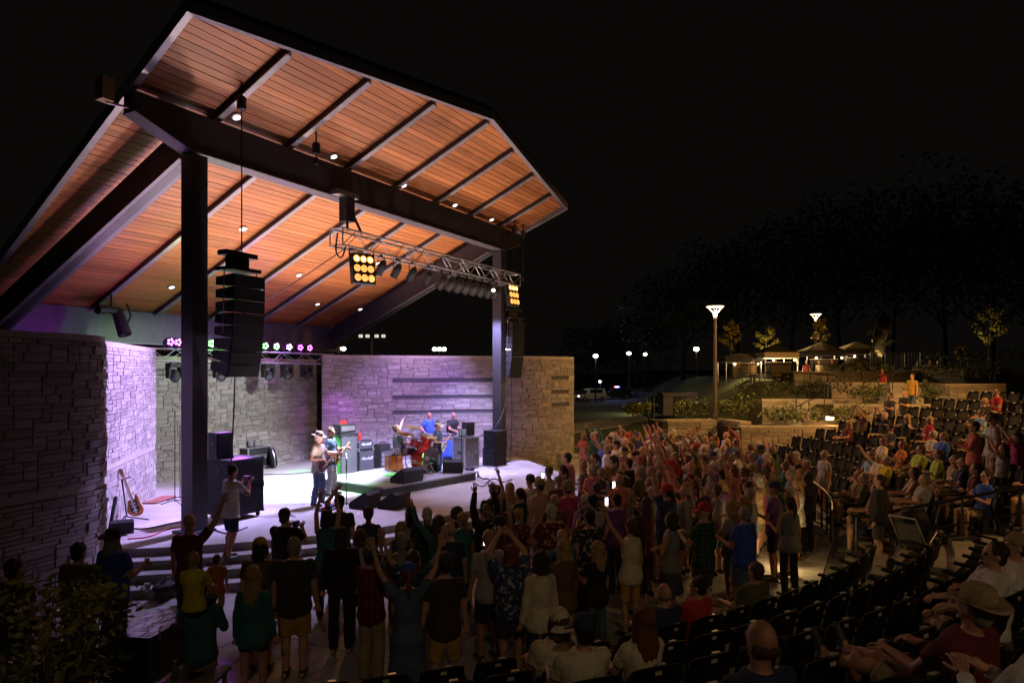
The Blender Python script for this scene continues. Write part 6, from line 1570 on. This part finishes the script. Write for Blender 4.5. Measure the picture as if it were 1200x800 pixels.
# ------------------------------------------------------------------ parked cars
m_rub = mat('tyre rubber', (.02, .02, .02), .8); m_win = mat('dark car glass', (.02, .022, .025), .08)
m_head = glow('car headlight', (1, .9, .7), 7); m_tail = mat('tail light red', (.35, .01, .01), .3)
def car(label, u, vb, d_, paint, yaw, suv=False, lit=False, police=False, group='cars parked beyond the lawn'):
    p = PX(u, vb, d_); p.z = .0; t = thing('parked_car', label, 'car', p, yaw, group); H = 1.75 if suv else 1.42
    side = [(-2.25, .35), (-2.2, .85), (-1.9, .98), (-1.55 if not suv else -2.0, 1.0), (-1.05 if not suv else -1.85, H-.05), (-.6, H), (.55, H), (1.15, 1.0), (2.1, .86), (2.28, .6), (2.25, .35)]
    g = G(); n = len(side)
    for sx in (-1, 1):
        for x, z in side: g.v.append((x, sx*(.88-(.16 if z > 1.05 else 0)), z))
    g.f = [tuple(range(n)), tuple(reversed(range(n, 2*n)))]+[(i, n+i, n+(i+1) % n, (i+1) % n) for i in range(n)]; g.m = [0]*len(g.f)
    at(t, 'body', g, paint)
    x0 = -1.5 if not suv else -1.75
    for sx in (-1, 1):
        at(t, 'side_window', G().prism([(x0, 0), (.95, 0), (.45, H-1.12), (x0+.45, H-1.12)], -.02, .02).__class__.box(G(), ((x0+.8)/2, sx*.80, (H+1.0)/2), (2.0, .12, (H-1.0)*.7)), m_win)
        for x in (-1.4, 1.4):
            M = MX.Translation((x, sx*.82, .33)) @ MX.Rotation(R(90), 4, 'X'); w_ = at(t, 'wheel', G().lathe([(0, -.11), (.33, -.11), (.33, .11), (0, .11)], 14, M), m_rub); at(t, 'rim', G().lathe([(0, -.12), (.2, -.12), (.2, .12), (0, .12)], 12, M), m_alu, w_)
        at(t, 'headlight', G().box((2.2, sx*.62, .7), (.12, .34, .16)), m_head if lit else m_alu); at(t, 'tail_light', G().box((-2.2, sx*.68, .8), (.1, .26, .16)), m_tail)
    at(t, 'windscreen', G().box((.88, 0, (H+1)/2), (.04, 1.3, H-1.0), MX.Rotation(R(-52), 3, 'Y')), m_win)
    if police:
        for sx, c in ((-1, (1, .05, .05)), (1, (.1, .15, 1))): at(t, 'beacon', G().box((-.1, sx*.36, H+.10), (.26, .62, .17)), glow('beacon %s' % ('red' if sx < 0 else 'blue'), c, 16))
        lamp('POINT', 'beacon_glow', p+V((0, 0, 2.6)), None, 260, (.3, .3, 1), .3)
pw = mat('white car paint', (.6, .6, .6), .25, 0, .03); pd = mat('dark car paint', (.03, .035, .05), .2, 0, .1); ps = mat('silver car paint', (.3, .3, .32), .25, .5, .05)
YC = A+R(90)
car('white utility vehicle with lit lamps beyond the lawn, left of the police car', 692, 463, 96, pw, YC+.4, True, True)
car('dark police car with a lit red and blue light bar beyond the lawn', 722, 462, 102, pd, YC+.2, True, False, True)
car('silver car parked right of the police car', 752, 459, 108, ps, YC+.3)
car('dark car parked right of the silver car', 775, 459, 112, pd, YC-.2)
car('white car parked at the far left of the lot beside the stage wall', 676, 464, 96, pd, YC+.3)
for u, d_ in ((735, 118), (760, 124), (786, 122)):
    car('far dark car in the second row of the lot, %s' % {735: 'behind the police car', 760: 'behind the silver car', 786: 'rightmost of its row'}[u], u, 457, d_, pd, YC)
p = Wp(16, 105, 0); struct(G().prism([(q.x, q.y) for q in (Wp(5, 80), Wp(40, 80), Wp(60, 150), Wp(5, 150))], -.05, -.012).obj('parking_lot', m_asph))
# ------------------------------------------------------------------ tents on the hill
m_canvas = mat('black tent canvas', (.03, .03, .03), .8, 0, .2); m_val = mat('pale tent valance', (.55, .48, .36), .8, 0, .1); m_tan_c = mat('tan tent canvas', (.08, .065, .045), .85, 0, .15)
m_bulb = glow('warm bulb', (1, .66, .26), 12)
def tent(label, u, vb, d_, wpx, hpx, m, val, yaw, watts, peak=1.0):
    b = PX(u, vb, d_); w_ = wpx/800*d_; h = hpx/800*d_; t = thing('tent', label, 'tent', b, A+yaw, 'tents on the hill'); dp = w_*.8
    g = G()
    for x, y in ((-dp/2, -w_/2), (dp/2, -w_/2), (dp/2, w_/2), (-dp/2, w_/2)): at(t, 'pole', G().tube([(x, y, -.3), (x, y, h)], .035, 6), m_alu)
    c = [(-dp/2-.1, -w_/2-.1, h), (dp/2+.1, -w_/2-.1, h), (dp/2+.1, w_/2+.1, h), (-dp/2-.1, w_/2+.1, h), (0, 0, h+peak)]
    g.add(c+[(x, y, z-.05) for x, y, z in c], [(0, 1, 4), (1, 2, 4), (2, 3, 4), (3, 0, 4), (6, 5, 9), (7, 6, 9), (8, 7, 9), (5, 8, 9)]); at(t, 'canopy', g, m)
    for i in range(4):
        a, q = V(c[i]), V(c[(i+1) % 4]); at(t, 'valance', G().beam(a-V((0, 0, .19)), q-V((0, 0, .19)), .02, .36), val)
    n = 3
    for i in range(n):
        q = V((-dp/2+(.3 if i % 2 else -.1), -w_/2+w_*(i+.3+.3*(i % 2))/n, h-.5-.25*(i % 2))); at(t, 'bulb', G().ell(q, (.07,)*3, 8, 6), m_bulb)
    lamp('POINT', 'tent_glow', b+V((0, 0, h-.5)), None, watts, (1, .68, .32), .25)
    tb = thing('serving_table', 'white cloth serving table under the ' + label.split(' with')[0], 'table', b+rotz(A+yaw) @ V((-dp*.3, 0, 0)), A+yaw)
    at(tb, 'cloth', G().box((0, 0, .45), (.7, w_*.62, .9)), m_tan_c); at(tb, 'table_top', G().box((0, 0, .915), (.8, w_*.66, .03)), m_white)
    return b, w_
tent('brightly lit tent with a pale valance on the hill', 908, 441, 44, 38, 28, m_canvas, m_val, .1, 560, .55)
tent('wide tan roofed tent with string bulbs in the middle of the hill', 962, 437, 46, 42, 26, m_tan_c, m_canvas, -.1, 60, .6)
tent('dark tent with bulbs beside the feather banner', 1003, 435, 46, 36, 26, m_tan_c, m_tan_c, 0, 50, .5)
tent('low flat lit awning left of the bright tent', 866, 442, 45, 40, 24, m_tan_c, m_canvas, 0, 120, .25)
rn = random.Random(9)
for i, (u, vh, d_, s_, lab) in enumerate(((882, 423, 43, 'white', 'server in white shirt in the lit tent'), (909, 424, 43.5, 'magenta', 'person in magenta top at the tent counter'), (945, 424, 45, 'maroon', 'person in maroon under the middle tent'), (960, 424, 44.5, 'cream', 'person in cream shirt under the middle tent'),
        (995, 423, 45, 'charcoal', 'person in charcoal under the dark tent'), (975, 424, 45, 'black', 'person in black between the two tents'), (1075, 425, 45, 'charcoal', 'person standing in the dark right of the barrier, first of three'), (1090, 424, 45, 'grey', 'person standing in the dark right of the barrier, second of three'), (1099, 424, 46, 'navy', 'person standing in the dark right of the barrier, third of three'))):
    NP(lab, u, vh, d_, shirt=(s_, 'short'), face=V((0, -10, 0)), build=('man', 'woman')[i % 2], hair=(('short', 'brown'), ('bob', 'brown'))[i % 2])
b = PX(1022, 437, 44); t = thing('feather_banner', 'tall curved feather banner leaning beside the dark tent', 'banner', b, A+R(90))
prof = [(0, .2), (.05, 1.0), (.02, 2.6), (-.25, 3.6), (-.6, 4.0), (-.95, 3.9), (-.95, 3.3), (-.75, 1.4), (-.62, .25)]
g = G(); g.prism([(x-.9*(z/4)**2*.3, z) for x, z in prof], -.012, .012); g.v = [(x, z, y) for x, y, z in g.v]; at(t, 'flag', g, patterned('dark banner print', (.04, .035, .03), (.35, .28, .14), 'blob', 1.6)); at(t, 'pole', G().tube([(.05, 0, -.3), (.07, 0, 2.0), (-.1, 0, 3.4), (-.6, 0, 4.1)], .03, 6), m_black)
def barricade(label, u, v, d_):
    b = PX(u, v, d_); t = thing('barricade', label, 'barrier', b, A+R(90), 'crowd barriers on the hill')
    at(t, 'frame', G().tube([(-1.1, 0, .15), (-1.1, 0, 1.1), (1.1, 0, 1.1), (1.1, 0, .15), (-1.1, 0, .15)], .025, 6), m_alu)
    for i in range(11): at(t, 'bar', G().tube([(-.92+.184*i, 0, .15), (-.92+.184*i, 0, 1.1)], .012, 5), m_alu)
    for sx in (-1, 1): at(t, 'foot', G().box((sx*.9, 0, .03), (.06, .6, .04)), m_alu)
barricade('metal crowd barrier right of the feather banner', 1040, 433, 43.5); barricade('second metal crowd barrier nearer the dark people on the right', 1058, 433, 43.5)
# ------------------------------------------------------------------ foreground plant at the lower left
rn = random.Random(12); b = PX(62, 805, 4.6); b.z = .4
t = thing('leafy_plant', 'leafy dark shrub in the near left corner, yellow light tinted into its leaves', 'plant', b)
lm = G(); lm.add([(0, 0, 0), (.030, .04, .006), (.034, .08, .002), (0, .145, -.02), (-.034, .08, .002), (-.030, .04, .006)], [(0, 1, 2, 3), (0, 3, 4, 5)]); m_leaf_p = mat('lit plant leaf', (.22, .20, .05), .55, 0, .4, 5, 0, .3); lme = lm.mesh('leaf', m_leaf_p)  # leaf colour brightened and yellowed in place of light on it
st = G(); cnt = 0
for k in range(34):
    u = rn.uniform(-25, 165); f = 1-abs(u-75)/130; tip = PX(u, 665+rn.uniform(0, 70)+(1-f)*70, rn.uniform(4.2, 5.1)); m_ = b.lerp(tip, .55)+V((rn.uniform(-.1, .1), rn.uniform(-.1, .1), .05)); st.tube([b+V((rn.uniform(-.2, .2), rn.uniform(-.2, .2), 0)), m_, tip], [.012, .008, .003], 5)
    for q in range(11):
        if cnt >= 280: break
        w_ = .3+.7*q/10; p = m_.lerp(tip, w_*1.0) if w_ > .3 else m_
        o = link('leaf', lme, t, False); cnt += 1; s_ = rn.uniform(.4, .95)
        o.matrix_basis = MX.Translation(p) @ MX.Rotation(rn.uniform(0, 6.28), 4, 'Z') @ MX.Rotation(rn.uniform(-.9, .7), 4, 'X') @ MX.Scale(s_, 4)
lf = G()
for k in range(9): leaves(lf, PX(rn.uniform(-20, 130), rn.uniform(700, 800), rn.uniform(4.2, 5.0)), (.24, .24, .22), 130, .06, rn, 0)
stuff(lf.obj('foliage', m_leaf_p, t)); stuff(st.obj('stem', m_bark, t))
struct(G().prism([(p.x, p.y) for p in (Wp(-5.5, 3.2), Wp(-1.7, 3.2), Wp(-2.0, 5.6), Wp(-5.5, 6.4))], -.05, .42).obj('planter_ground', m_soil))
bpy.data.scenes.remove(TS)
